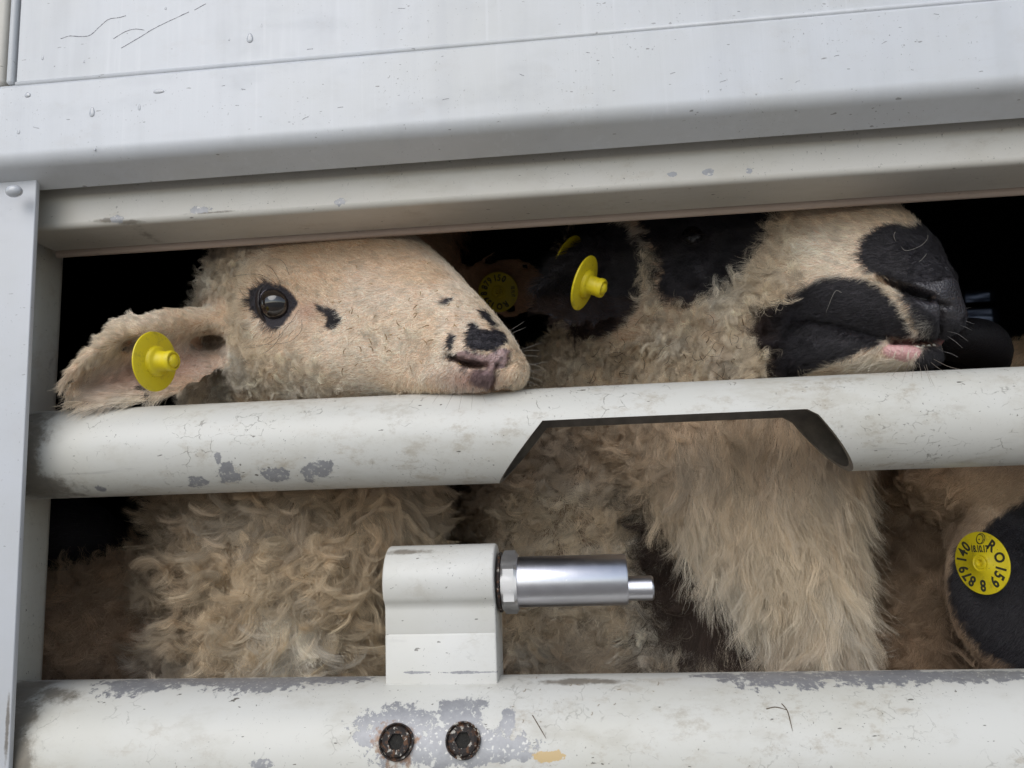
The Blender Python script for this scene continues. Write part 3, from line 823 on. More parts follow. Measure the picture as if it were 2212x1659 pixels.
def grow(name, body, n, weight, length, flow, color, K=6, rad=0.00009, tip=0.25, curl=(0.0, 0.01), clumps=0, tight=0.7, crad=None,
         droop=0.0, wander=0.12, mat=None, seed=1, wave=0.0, fly=0.04, cfly=0.0, cshade=0.15, parent=None, droopc=None, kind='stuff', spin=None, pinch=0.75, frizz=0.45, crimp=None, cjit=0.45):
    rng = np.random.default_rng(seed)
    V, T = body.V, body.T
    a, b, c = V[T[:, 0]], V[T[:, 1]], V[T[:, 2]]
    cen = (a+b+c)/3; ar = np.linalg.norm(np.cross(b-a, c-a), axis=1)/2
    fu, fv, _ = proj(cen); fc = body.face[T].mean(1)
    w = weight(fu, fv, cen, fc)*ar*((fv > 330) & (fv < 1580))*(fc > -0.35)*((fu > -160) & (fu < 2380))
    w = w/w.sum(); cdf = np.cumsum(w)
    def sample(m):
        k = np.minimum(np.searchsorted(cdf, rng.random(m)), len(cdf)-1)
        r1, r2 = np.sqrt(rng.random(m)), rng.random(m)
        b0, b1, b2 = 1-r1, r1*(1-r2), r1*r2
        t = T[k]
        p = V[t[:, 0]]*b0[:, None]+V[t[:, 1]]*b1[:, None]+V[t[:, 2]]*b2[:, None]
        nn = nrm(body.N[t[:, 0]]*b0[:, None]+body.N[t[:, 1]]*b1[:, None]+body.N[t[:, 2]]*b2[:, None])
        return p, nn
    Xc, Yc = RW @ np.array([1., 0, 0]), RW @ np.array([0, 1., 0])
    tk = np.linspace(0, 1, K)
    def paths(p, nn, u, v, L, jit, ph, amp, lam, side, sv=1.0):
        sp = (spin(u, v, p)*rng.uniform(.15, 1.25, len(p))*side*sv) if spin is not None else None
        du, dv, lift = flow(u, v, p)
        w_ = du[:, None]*Xc+dv[:, None]*Yc
        w_ = nrm(w_-nn*(w_*nn).sum(1)[:, None])
        bt = np.cross(nn, w_)
        jn = rng.normal(size=(len(p), 1))*jit
        w_ = nrm(w_+bt*jn)
        d0 = nrm(w_*(1-lift)[:, None]+nn*lift[:, None]+rng.normal(size=p.shape)*jit*0.3)
        out = np.zeros((len(p), K, 3)); out[:, 0] = p; x = p.copy(); d = d0.copy()
        dr = droop if droopc is None else droopc(u, v, p)
        wd = rng.normal(size=p.shape)*wander
        for k in range(1, K):
            d = nrm(d+wd/K*2+np.array([0, 0, -1.0])*(np.asarray(dr)*2.0/K)[..., None] - nn*(0.9*lift/K)[:, None])
            if sp is not None:
                th = (sp*2*math.pi*(tk[k]**1.6-tk[k-1]**1.6))[:, None]
                d = nrm(d*np.cos(th)+np.cross(nn, d)*np.sin(th)+nn*(d*nn).sum(1)[:, None]*(1-np.cos(th)))
            x = x+d*(L/(K-1))[:, None]; out[:, k] = x
        # curl round the run of the strand
        e1 = nrm(np.cross(d0, nn)+1e-6); e2 = nn
        ang = ph[:, None]+side[:, None]*2*math.pi*tk[None]*(L/lam)[:, None]
        A = (amp[:, None]*np.minimum(1, tk*2.2)[None])
        off = (np.cos(ang)-np.cos(ph)[:, None])*A; off2 = (np.sin(ang)-np.sin(ph)[:, None])*A
        out = out+e1[:, None]*off[..., None]+e2[:, None]*(off2*0.75)[..., None]
        if crimp is not None:
            ac = ph[:, None]*3+2*math.pi*tk[None]*(L/crimp[1])[:, None]
            out = out+(e1[:, None]*np.sin(ac)[..., None]+e2[:, None]*np.cos(ac)[..., None]*.5)*(crimp[0]*np.minimum(1, tk*3))[None, :, None]
        return out
    def make(m, jit, ampv):
        p, nn = sample(m); u, v, _ = proj(p)
        L = length(u, v, p)*rng.uniform(0.72, 1.18, m)
        am, la = curl(u, v, p) if callable(curl) else (np.full(m, curl[0]), np.full(m, curl[1]))
        ph = rng.uniform(0, 2*math.pi, m); side = np.where(rng.random(m) < .5, -1., 1.)
        return p, nn, u, v, L, paths(p, nn, u, v, L, jit, ph, am*ampv*rng.uniform(.6, 1.4, m), la*rng.uniform(.75, 1.35, m), side, ampv)
    shade = rng.uniform(1-cshade*.4, 1+cshade*.4, n)
    if clumps:
        cp, cn, cu, cv, cL, cpath = make(clumps, cjit, 1.0)
        p, nn, u, v, L, hp = make(n, 0.25, frizz)
        kd = KDTree(clumps)
        for i in range(clumps): kd.insert(cp[i], i)
        kd.balance()
        sc = rng.normal(size=(n, 3))*0.0006
        idx = np.fromiter((kd.find(q)[1] for q in p+sc), int, n)
        loose = rng.random(n) < fly
        tw = np.where(loose, 0.15, tight*rng.uniform(.75, 1.0, n))
        wgt = (tw[:, None]*np.minimum(1, (tk[None]*1.6))**0.8)
        ofs = (p-cp[idx])[:, None]*(1-pinch*np.minimum(1, 1.35*tk[None, :, None]))
        target = cpath[idx]+ofs
        hp = hp*(1-wgt[..., None])+target*wgt[..., None]
        cs = rng.uniform(1-cshade, 1+cshade*0.6, clumps)
        shade = shade*cs[idx]
    else:
        p, nn, u, v, L, hp = make(n, 0.22, 1.0)
    col = color(u, v, p, rng)*shade[:, None]*rng.uniform(.85, 1.12, n)[:, None]
    r0 = rad*rng.uniform(.7, 1.3, n)
    R_ = r0[:, None]*(1-(1-tip)*tk[None]**1.5)
    return hair_object(name, parent or body.obj, hp, R_, col, mat or M_WOOL, kind=kind)
def strands(name, parent, lines, rad, col, mat, seed=3):
    """single loose hairs: lists of picture points (u, v, Y)"""
    P_ = []; 
    for ln in lines:
        q = spline(np.array([P(*a) for a in ln]), 16); P_.append(q)
    P_ = np.array(P_); R_ = np.full(P_.shape[:2], rad); R_[:, -4:] *= np.array([.9, .75, .55, .3])
    return hair_object(name, parent, P_, R_, np.tile(np.array(col), (len(P_), 1)), mat, kind='stuff')
CREAM = np.array([0.82, 0.70, 0.53]); WHITE = np.array([0.90, 0.83, 0.71]); TAN = np.array([0.62, 0.46, 0.31]); BLACK = np.array([0.027, 0.024, 0.028])
BROWN = np.array([0.30, 0.21, 0.14]); PINK = np.array([0.58, 0.36, 0.30]); DKBR = np.array([0.06, 0.035, 0.025])
def lerp(a, b, t): return a+(b-a)*np.asarray(t)[:, None]


# ================================================================== sheep A (left): chin on the mid rail
ear_up = [(500, 662), (430, 654), (350, 654), (290, 663), (230, 693), (180, 735), (146, 782), (124, 830)]
ear_lo = [(505, 800), (455, 820), (392, 858), (330, 874), (270, 880), (215, 886), (172, 885), (138, 872)]
earA = sheet(ear_up, ear_lo, [.050, .032, .010, -.006, -.018, -.026, -.032, -.035],
             [(0, .009), (.10, .000), (.24, -.005), (.34, -.001), (.42, .012), (.55, .021), (.72, .017), (.88, .006), (1, .001)], 0.006)
head = limb([(528, 655, .112, 165, .034), (570, 660, .097, 212, .056), (650, 662, .082, 236, .062), (780, 674, .058, 220, .050), (862, 696, .036, 180, .040),
             (930, 726, .016, 146, .036), (992, 756, .001, 119, .033), (1040, 777, -.007, 96, .031), (1080, 793, -.011, 72, .027), (1107, 805, -.012, 46, .018)], 56, 70)
neckA = limb([(560, 760, .150, 200, .07), (640, 900, .145, 265, .075), (655, 1080, .140, 285, .085), (640, 1220, .140, 262, .085), (620, 1380, .145, 235, .085), (610, 1560, .15, 240, .09), (600, 1720, .16, 240, .09)], 56, 50)
torsoA = ellipsoid(P(560, 1560, .40)+np.array([-.05, .05, -.05]), (.17, .30, .22), 0.2)
A = Body([earA, head, neckA, torsoA], 0.0034, 6, detail=lambda u, v, V: (v < 905) & (V[:, 1] < .16) & (u > 90) & (u < 1160), cuts=2)
A.refresh()
# skull and muzzle modelling
A.push(600, 592, 75, 26, 8, .0055); A.push(560, 640, 60, 50, 0, .002)
A.push(690, 700, 45, 22, 30, -.0025); A.push(760, 600, 120, 30, 12, .002)
A.push(640, 790, 130, 50, 0, .004)                        # cheek
A.push(870, 760, 60, 60, 0, -.003); A.push(860, 640, 90, 30, 32, -.0025)
A.push(905, 830, 55, 30, -10, .004)                       # lip corner
A.push(600, 665, 46, 42, 20, -.0062)                      # eye socket
A.push(1010, 752, 34, 14, 18, .0030); A.push(992, 765, 14, 10, 0, .0030)  # alar rim
A.push(1090, 762, 16, 18, 0, .0022)
A.groove([(966, 770), (985, 779), (1008, 787), (1034, 793), (1048, 793)], 7.5, -.0085, 2.4)
A.push(1022, 792, 22, 7, 8, -.006)
A.groove([(1100, 770), (1103, 784), (1097, 792)], 5, -.005)
A.push(1035, 818, 32, 20, 10, .0022); A.push(1100, 815, 18, 20, 0, .002)
A.groove([(1075, 790), (1071, 812), (1062, 846)], 4.5, -.0045)
A.groove([(880, 842), (960, 853), (1030, 853), (1062, 846), (1100, 843)], 5, -.003)
A.push(452, 742, 34, 14, -6, -.013); A.push(285, 742, 22, 9, -30, -.005)
A.refresh()
EYE_A = [(535, 650), (541, 627), (568, 610), (595, 611), (617, 620), (636, 640), (646, 655), (634, 671), (623, 689), (612, 703), (596, 712), (585, 714), (562, 690), (542, 668)]
SP_A = [[(1015, 700), (1028, 698), (1037, 711), (1061, 713), (1076, 709), (1094, 725), (1101, 743), (1084, 746), (1067, 758), (1052, 759), (1025, 756), (1005, 748), (1008, 725)],
        [(1037, 670), (1052, 674), (1067, 690), (1084, 705), (1070, 709), (1052, 694), (1041, 687)],
        [(967, 643), (981, 643), (973, 655), (961, 658), (955, 651)], [(972, 719), (985, 726), (981, 743), (976, 753), (967, 752), (964, 740)],
        [(966, 763), (985, 767), (988, 778), (967, 779)], [(680, 654), (702, 667), (723, 669), (739, 686), (734, 702), (716, 714), (703, 706), (707, 688), (691, 672)],
        [(309, 829), (318, 828), (330, 850), (324, 862), (314, 848)], EYE_A]
MAUVE_A = [(1025, 797), (1067, 796), (1072, 815), (1063, 838), (1031, 836), (1012, 820)]
PAD_A = [(984, 762), (1005, 755), (1052, 766), (1085, 752), (1104, 756), (1104, 778), (1090, 796), (1060, 798), (1035, 790), (1005, 784), (986, 776)]
NOSTRIL_A = [(966, 768), (990, 776), (1020, 784), (1048, 789), (1040, 799), (1015, 797), (990, 787)]
def patch(u, v, p, polys, soft=5.0, amp=6.0, sc=260):
    nn = (vnoise(p*sc, 5)-.5)*amp+(vnoise(p*900, 6)-.5)*amp
    d = np.full(len(u), 1e9)
    for q in polys: d = np.minimum(d, sd_poly(u, v, q))
    return 1-smooth01(d+nn, -soft, soft)
def colA(u, v, p, f=None):
    n = vnoise(p*38, 3); n2 = vnoise(p*120, 9)
    c = lerp(np.tile(CREAM, (len(u), 1)), WHITE, smooth01(n, .35, .75))
    # tan forehead, whiter cheek, pink ear
    c = lerp(c, TAN*1.18, .42*smooth01(-(v-590-(u-600)*.12), -40, 70)*(u > 420)*(v < 700))
    c = lerp(c, TAN*1.2, .35*smooth01(n2, .55, .8))
    c = lerp(c, WHITE*1.06, .85*np.exp(-((u-780)/170)**2-((v-745)/85)**2))
    ear = (u < 500) & (v > 640) & (v < 915) & (p[:, 1] < .062)
    inner = np.exp(-((u-330)/130)**2-((v-800-(330-u)*.18)/42)**2)*ear
    c = lerp(c, PINK*1.1, .75*inner)
    c = lerp(c, DKBR*2, ear*np.exp(-((u-455)/40)**2-((v-742)/15)**2)*.9)  # shade of the ear hole painted in as dark brown
    c = lerp(c, DKBR*2.5, ear*np.exp(-((u-280)/24)**2-((v-742)/12)**2)*.8)  # same painted shade in the hollow left of the tag
    c = lerp(c, PINK*1.15, .75*np.exp(-((u-1020)/55)**2-((v-818)/26)**2))
    c = lerp(c, PINK*1.0, .5*np.exp(-((u-665)/26)**2-((v-672)/20)**2))
    sp = smooth01(vnoise(p*430, 61), .72, .80)*np.exp(-((u-1045)/75)**4-((v-790)/62)**4)*(v < 870)
    c = lerp(c, BLACK*2, sp*.85)
    return c
def fadeneck(v, lo, hi): return smooth01(v, lo, hi)
def skinA(u, v, p, f):
    c = colA(u, v, p)*np.array([.74, .60, .52])
    c = c*(1-.55*smooth01(v, 880, 960))[:, None]  # skin under the wool darkened, painting shade between the locks
    pad = patch(u, v, p, [PAD_A], 3, 2)*(f > 0)*(v < 870)
    c = lerp(c, np.array([.40, .27, .255]), pad); c = lerp(c, np.array([.14, .10, .10]), pad*smooth01(vnoise(p*330, 4), .58, .66)*.8)
    c = lerp(c, np.array([.20, .13, .13]), patch(u, v, p, [MAUVE_A], 5, 4)*(f > 0))
    c = lerp(c, BLACK*1.4, patch(u, v, p, SP_A, 3, 5)*(f > 0)*(v < 870))
    c = lerp(c, DKBR*.6, patch(u, v, p, [NOSTRIL_A], 3, 2)*(f > 0))
    return c
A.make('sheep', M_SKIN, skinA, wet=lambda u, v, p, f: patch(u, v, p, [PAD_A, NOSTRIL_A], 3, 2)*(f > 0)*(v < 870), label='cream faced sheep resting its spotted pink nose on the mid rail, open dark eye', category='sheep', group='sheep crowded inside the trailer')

def hairA(u, v, p, rng):
    c = colA(u, v, p)
    c = lerp(c, BLACK, patch(u, v, p, SP_A, 2, 7)*(v < 870))
    c = lerp(c, np.array([.25, .17, .16]), patch(u, v, p, [MAUVE_A], 5, 4)*(v < 870))
    return c
OPEN_A = [(560, 657), (563, 634), (578, 620), (597, 615), (617, 623), (634, 640), (654, 655), (638, 670), (628, 687), (609, 698), (588, 697), (570, 683)]
bareA = lambda u, v: (sd_poly(u, v, OPEN_A) > 5) & (sd_poly(u, v, PAD_A) > -1) & (sd_poly(u, v, NOSTRIL_A) > 0)
isface = lambda u, v, p: (v < 900) & (u > 395) & (u < 1160) & ~((u < 505) & (v > 640) & (p[:, 1] < .058))
isear = lambda u, v, p: (v < 915) & (u < 515) & (p[:, 1] < .07) & (v > 630)
def flowA(u, v, p):
    n = (vnoise(p*45, 21)-.5)*0.9
    dv = np.clip((v-670)/230, -.55, .55)+n
    du = np.full(len(u), -1.0)
    lip = smooth01(v, 790, 845)*smooth01(u, 820, 930)
    dv = dv+1.6*lip; du = du*(1-.75*lip)
    # hair parts round the eye
    ex, ey = u-600, v-662; r = np.hypot(ex, ey)+1e-6; k = np.exp(-(r/75)**2)
    du = du*(1-k)+k*(ex/r*.7-.5); dv = dv*(1-k)+k*(ey/r*1.2)
    return du, dv, np.where((u < 540), .25, .075)
def lenA(u, v, p):
    L = np.interp(u, [420, 560, 700, 850, 950, 1120], [.013, .009, .0070, .0062, .0048, .0032])
    L = L*(1-.45*np.exp(-((u-640)/110)**2-((v-665)/80)**2))
    return L
grow('face_hair', A, 95000, lambda u, v, p, f: isface(u, v, p)*bareA(u, v)*np.interp(u, [420, 900, 1000, 1130], [.8, 1, 1.6, 2.2]), lenA, flowA, hairA, K=6, rad=.00010, clumps=5200, tight=.42, curl=(.0003, .006), wander=.25, mat=M_FUR, seed=5, cshade=.16)
curlyA = lambda u, v: np.clip(smooth01(-u, -600, -500)+smooth01(v, 735, 790)*smooth01(-u, -780, -640)+.30*np.exp(-((u-850)/70)**2-((v-720)/60)**2), 0, 1)
grow('cheek_curls', A, 26000, lambda u, v, p, f: isface(u, v, p)*curlyA(u, v)*bareA(u, v)*(sd_poly(u, v, EYE_A) > 22), lambda u, v, p: np.full(len(u), .017), flowA, hairA, K=12, rad=.000085, clumps=1300, tight=.95,
     curl=(.0016, .0085), spin=lambda u, v, p: np.full(len(u), 1.1), wander=.4, seed=6, cshade=.32)
def flowEar(u, v, p):
    n = (vnoise(p*60, 31)-.5)*.5
    # inside hair sweeps from the root out towards the rim and the tip
    up_ = smooth01(-(v-(760+(300-u)*.25)), -10, 60)
    du = np.full(len(u), -1.0); dv = np.where(up_ > .5, .10-.25*up_, .75)+n+smooth01(-u, -230, -140)*.9+.25*(v-780)/80
    return du, dv, np.where(v < 700, .03, .09)
grow('ear_hair', A, 38000, lambda u, v, p, f: isear(u, v, p)*(1-.75*np.exp(-((u-410)/50)**2-((v-810)/35)**2)), lambda u, v, p: np.interp(v, [700, 780, 850, 880], [.0050, .0070, .011, .024])*np.where(u < 300, 1.1, .8)*(1-.4*smooth01(u, 330, 430)*(v > 760)), flowEar, hairA, K=7, rad=.00009, clumps=1500, tight=.62, curl=(.0003, .012), wander=.2, mat=M_FUR, seed=8, cshade=.22, droop=.10, pinch=.5)
def woolcolA(u, v, p, rng):
    n = vnoise(p*22, 43); c = lerp(np.tile(CREAM*np.array([.98, .95, .90]), (len(u), 1)), WHITE*.96, smooth01(n, .4, .9))
    c = lerp(c, TAN, .55*smooth01(-v, -1230, -1010)); return lerp(c, BROWN*1.2, .6*smooth01(-u, -520, -330))
grow('neck_wool', A, 100000, lambda u, v, p, f: (v > 950)*(v < 1600)*(p[:, 1] < .22), lambda u, v, p: np.interp(v, [950, 1150, 1400], [.036, .046, .060])*np.interp(u, [350, 700, 950], [1.05, 1, .8]),
     lambda u, v, p: (np.interp(u, [350, 550, 800, 950], [-.6, -.1, .12, .55])+(vnoise(p*20, 51)-.5)*1.3, .75+(vnoise(p*20, 52)-.5)*.7, np.interp(v, [950, 1500], [.34, .28])), woolcolA, K=24, rad=.00011, clumps=1500, tight=.965, pinch=.90, frizz=.35, crimp=(.00035, .009),
     curl=lambda u, v, p: (np.interp(u, [350, 600, 850], [.0036, .0034, .0018]), np.interp(u, [350, 900], [.026, .040])),
     spin=lambda u, v, p: np.interp(u, [350, 600, 800, 950], [1.5, 1.2, .35, .15])*np.interp(v, [1000, 1120], [.5, 1]), wander=.4, droop=.34, seed=9, cshade=.28, fly=.06)
# eye
def make_eye(body, u, v, r, sink, opening, look, lidcol, irisdir=(0, 0)):
    h, nn = body.hit(u, v)
    nn = nn if nn.dot(CAM-h) > 0 else -nn
    d = nrm(CAM-h)
    c = h-d*(r-sink)
    s_ = NT('eyeball'); p = s_.node('ShaderNodeTexCoord').outputs['Object']
    sep = s_.node('ShaderNodeSeparateXYZ', {0: p})
    x, y, z = sep.outputs
    # local +Z looks out of the eye; horizontal bar pupil along X
    px_ = s_.math('MULTIPLY', x, 1/(r*.46)); py_ = s_.math('MULTIPLY', y, 1/(r*.22))
    dp = s_.math('POWER', s_.math('ADD', s_.math('POWER', s_.math('ABSOLUTE', px_), 3), s_.math('POWER', s_.math('ABSOLUTE', py_), 3)), .33)
    rr_ = s_.math('SQRT', s_.math('ADD', s_.math('MULTIPLY', x, x), s_.math('MULTIPLY', y, y)))
    iris = s_.mix(s_.noise(s_.scale(p, (1, 1, .2)), 900, 4), (.008, .006, .006), (.024, .015, .011))
    c_ = s_.mix(s_.step(dp, .85, 1.05), (.004, .004, .006), iris)
    c_ = s_.mix(s_.step(rr_, r*.74, r*.80), c_, (.010, .008, .009))
    c_ = s_.mix(s_.step(rr_, r*.86, r*.92), c_, (.30, .27, .31))
    s_.set(s_.b.inputs['Base Color'], c_); s_.b.inputs['Roughness'].default_value = .06; s_.b.inputs['Coat Weight'].default_value = 1; s_.b.inputs['Coat Roughness'].default_value = .02
    bm = bmesh.new(); bmesh.ops.create_uvsphere(bm, u_segments=64, v_segments=48, radius=r)
    for w in bm.verts:      # cornea bulge
        q = math.hypot(w.co.x, w.co.y)/r
        if w.co.z > 0 and q < .8: w.co.z += r*.07*(1-(q/.8)**2)
    me = bpy.data.meshes.new('eye'); bm.to_mesh(me); bm.free(); me.materials.append(s_.m); me.polygons.foreach_set('use_smooth', [True]*len(me.polygons))
    o = bpy.data.objects.new('eye', me); COL.objects.link(o)
    look_ = nrm(d+ (RW @ np.array([look[0], look[1], 0.])))
    M = frame_to(c, look_); o.parent = body.obj; o.matrix_parent_inverse = Matrix.Translation(-parent_world(body.obj)); o.matrix_basis = M
    # lids: a fleshy rim between the opening and the face
    n = 72; op = spline(np.array(opening+[opening[0]], float), n+1)[:-1]
    cu, cv = np.mean(op[:, 0]), np.mean(op[:, 1])
    V = []; Kr = 9
    for k in range(n):
        pu, pv = op[k]
        dr_ = ray(pu, pv); oc = CAM-c; b_ = oc.dot(dr_); disc = b_*b_-(oc.dot(oc)-(r*1.02)**2)
        inner = CAM+dr_*(-b_-math.sqrt(disc)) if disc > 0 else c+nrm(CAM+dr_*(-b_)-c)*r*1.02
        s1 = 1.0+11/math.hypot(pu-cu, pv-cv)
        ou, ov = cu+(pu-cu)*s1, cv+(pv-cv)*s1
        hh, hn = body.hit(ou, ov)
        outer = hh-nrm(CAM-hh)*.0008
        for j in range(Kr):
            t = j/(Kr-1)
            q = inner*(1-t)+outer*t+d*(.0019*math.sin(math.pi*min(1, t*1.15))**.8)
            if j == 0: q = inner-d*.0015
            V.append(q)
    Fc = [(k*Kr+j, k*Kr+j+1, ((k+1) % n)*Kr+j+1, ((k+1) % n)*Kr+j) for k in range(n) for j in range(Kr-1)]
    m_ = plain('eyelid_skin', lidcol, .38, bump=.4, bscale=900, var=.35)
    return c, link('eyelid', new_mesh('eyelid', V, Fc, [m_]), body.obj)
eyeA, lidA = make_eye(A, 600, 657, .0145, .0068, OPEN_A, (-.08, -.04), (.020, .013, .012))

# ================================================================== sheep B (right): black patches, nose raised
headB = limb([(1330, 640, .150, 180, .050), (1450, 600, .128, 230, .060), (1600, 600, .108, 250, .062), (1740, 590, .078, 235, .055), (1830, 612, .054, 200, .046), (1900, 632, .034, 165, .040),
              (1945, 648, .020, 134, .036), (1980, 658, .010, 108, .033), (2008, 668, .004, 90, .029), (2030, 678, .001, 68, .024), (2044, 686, .0, 46, .015)], 56, 70)
jawB = limb([(1600, 780, .10, 90, .05), (1750, 775, .07, 75, .045), (1880, 768, .036, 52, .034), (1960, 764, .016, 36, .026), (2008, 764, .006, 26, .018)], 40, 40)
neckB1 = limb([(1520, 640, .19, 150, .07), (1380, 780, .20, 165, .075), (1260, 980, .26, 190, .09), (1200, 1200, .32, 220, .10)], 44, 40)
neckB2 = limb([(1560, 800, .150, 210, .07), (1600, 950, .145, 235, .08), (1650, 1100, .140, 198, .075), (1706, 1250, .140, 122, .062), (1742, 1400, .145, 72, .05), (1752, 1600, .15, 62, .05)], 48, 44)
shouldB = limb([(1260, 860, .27, 150, .08), (1260, 1050, .25, 195, .09), (1270, 1250, .25, 220, .10), (1290, 1500, .26, 240, .10), (1300, 1700, .27, 250, .10)], 44, 40)
chestB = limb([(1500, 1000, .22, 190, .08), (1520, 1250, .21, 190, .09), (1540, 1450, .20, 190, .09), (1540, 1700, .21, 200, .10)], 44, 40)
earBu = [(1385, 560), (1340, 508), (1285, 492), (1230, 515), (1185, 560), (1158, 610), (1150, 640)]
earBl = [(1392, 640), (1350, 690), (1300, 712), (1250, 716), (1200, 706), (1165, 685), (1152, 655)]
earB = sheet(earBu, earBl, [.12, .095, .075, .062, .055, .05, .05], [(0, .012), (.15, .0), (.3, .0), (.5, .013), (.75, .008), (1, .003)], .006)
earBroot = limb([(1430, 600, .15, 60, .02), (1370, 600, .11, 50, .014)], 24, 12)
torsoB = ellipsoid(P(1420, 1560, .50)+np.array([0, .06, -.05]), (.20, .30, .22), -0.1)
B = Body([headB, jawB, neckB1, neckB2, shouldB, chestB, earB, earBroot, torsoB], 0.0036, 6, detail=lambda u, v, V: (v < 905) & (V[:, 1] < .12) & (u > 1660) & (u < 2120), cuts=2)
B.refresh()
B.push(1960, 560, 80, 22, 50, .002)
B.push(1975, 622, 46, 15, 25, .0040); B.push(2040, 610, 22, 26, 0, .0025)
B.groove([(1898, 600), (1925, 612), (1955, 624), (1985, 636), (2012, 645)], 8.5, -.0105, 2.4)
B.push(1965, 632, 34, 9, 20, -.006)
B.groove([(2018, 648), (2040, 658), (2052, 662)], 5, -.004)
B.groove([(2038, 660), (2034, 700), (2030, 732)], 5, -.004)
B.push(1985, 685, 50, 26, 40, .004); B.push(1850, 660, 110, 45, 8, .0055); B.push(1755, 770, 90, 30, -8, .003)
B.groove([(1740, 694), (1800, 704), (1870, 722), (1925, 735)], 8, -.0045)
B.groove([(1925, 733), (1960, 735), (2000, 739), (2050, 740)], 8.5, -.015, 2.8)
B.push(1940, 762, 38, 17, 5, .0035); B.push(1995, 772, 28, 16, 0, .003)
B.push(1500, 512, 40, 30, 0, -.005); B.push(1500, 470, 60, 22, 8, .004)
B.push(1290, 620, 30, 20, -60, -.006)
B.refresh()
CHEEK_B = [(1638, 700), (1650, 672), (1690, 650), (1706, 641), (1743, 618), (1783, 601), (1830, 597), (1883, 607), (1908, 620), (1936, 645), (1954, 674), (1965, 702), (1975, 724), (1960, 727), (1924, 731), (1906, 742), (1870, 753), (1837, 770), (1790, 790), (1754, 808), (1740, 830), (1680, 830), (1668, 770), (1645, 735)]
NOSE_B = [(1856, 557), (1863, 525), (1884, 505), (1916, 487), (1939, 482), (1973, 493), (2010, 480), (2080, 510), (2160, 600), (2140, 650), (2056, 650), (2030, 650), (2000, 640), (1952, 618), (1902, 598), (1872, 585)]
LIP_B = [(1940, 622), (1990, 640), (2050, 640), (2150, 640), (2150, 742), (1985, 742), (1984, 712), (1962, 665)]
CHIN_B = [(1990, 748), (2100, 740), (2100, 775), (2030, 815), (1985, 812), (1972, 800), (1980, 770)]
PINKL_B = [(1898, 752), (1928, 732), (1965, 738), (1998, 750), (1990, 774), (1955, 786), (1918, 776)]
EYEP_B = [(1385, 430), (1700, 430), (1665, 500), (1635, 560), (1590, 610), (1540, 645), (1480, 664), (1440, 655), (1418, 620), (1425, 560), (1395, 520), (1380, 470)]
BAND_B = [(1345, 1040), (1385, 1050), (1420, 1100), (1500, 1160), (1600, 1240), (1700, 1300), (1720, 1390), (1650, 1400), (1560, 1390), (1490, 1400), (1435, 1350), (1405, 1260), (1372, 1160)]
EARPOLY_B = [(1392, 545), (1345, 490), (1285, 470), (1210, 500), (1150, 570), (1120, 660), (1160, 715), (1240, 730), (1310, 722), (1350, 690), (1385, 640)]
def colB(u, v, p, f=None):
    n = vnoise(p*36, 13); n2 = vnoise(p*110, 19)
    c = lerp(np.tile(CREAM, (len(u), 1)), WHITE, smooth01(n, .35, .8)*.8)
    c = lerp(c, TAN*1.1, .35*smooth01(n2, .5, .8))
    c = lerp(c, WHITE*1.08, .85*np.exp(-((u-1800)/95)**2-((v-560)/75)**2))
    c = lerp(c, TAN*1.2, .4*smooth01(-v, -510, -440)*(u > 1600))
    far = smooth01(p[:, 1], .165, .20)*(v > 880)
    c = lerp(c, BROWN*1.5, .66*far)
    c = lerp(c, TAN, .5*smooth01(-v, -1120, -950)*(v > 850))
    return c
def blackB(u, v, p):
    k = patch(u, v, p, [CHEEK_B, NOSE_B, LIP_B, CHIN_B], 5, 8)*(v < 860)*(p[:, 1] < .13)
    k2 = patch(u, v, p, [EYEP_B], 8, 26)*(v < 700)
    ear_ = (1-smooth01(sd_poly(u, v, EARPOLY_B)+(vnoise(p*200, 5)-.5)*16, 2, 14))*(p[:, 1] < .14)
    k3 = patch(u, v, p, [BAND_B], 22, 40, 60)*(v > 1000)*(p[:, 1] > .115)
    return np.maximum(np.maximum(k, k2), np.maximum(ear_, k3*.97))
def skinB(u, v, p, f):
    c = colB(u, v, p)*np.array([.78, .64, .58]); c = c*(1-.55*smooth01(v, 880, 960))[:, None]; c = lerp(c, BLACK*1.2, blackB(u, v, p))  # neck skin darkened too, to deepen the gaps between locks
    c = lerp(c, np.array([.60, .34, .33]), patch(u, v, p, [PINKL_B], 9, 10)*(v < 860))
    c = lerp(c, np.array([.10, .02, .02]), np.exp(-np.abs((v-739)/6)**3)*(u > 1930)*(u < 2040)*(p[:, 1] < .05))
    c = lerp(c, TAN, patch(u, v, p, [[(1893, 606), (1915, 622), (1945, 648), (1968, 690), (1980, 715), (1968, 715), (1950, 682), (1930, 654), (1898, 626)]], 4, 4)*.8)
    c = lerp(c, BLACK*.5, patch(u, v, p, [NOSTRIL_B], 3, 2)*(f > 0)*(v < 860))
    return c
NOSTRIL_B = [(1896, 596), (1950, 612), (2015, 636), (2010, 652), (1970, 640), (1925, 622)]
PADB = [(1950, 606), (2010, 610), (2060, 600), (2110, 640), (2080, 690), (2030, 690), (2000, 668), (1960, 636)]
B.make('sheep', M_SKIN, skinB, wet=lambda u, v, p, f: np.maximum(patch(u, v, p, [PADB, PINKL_B], 4, 3), np.exp(-np.abs((v-739)/6)**3)*(u > 1930))*(f > 0)*(v < 870)*(p[:, 1] < .06), label='cream sheep with black nose and black cheek patch, muzzle raised over the notched rail', category='sheep', group='sheep crowded inside the trailer')
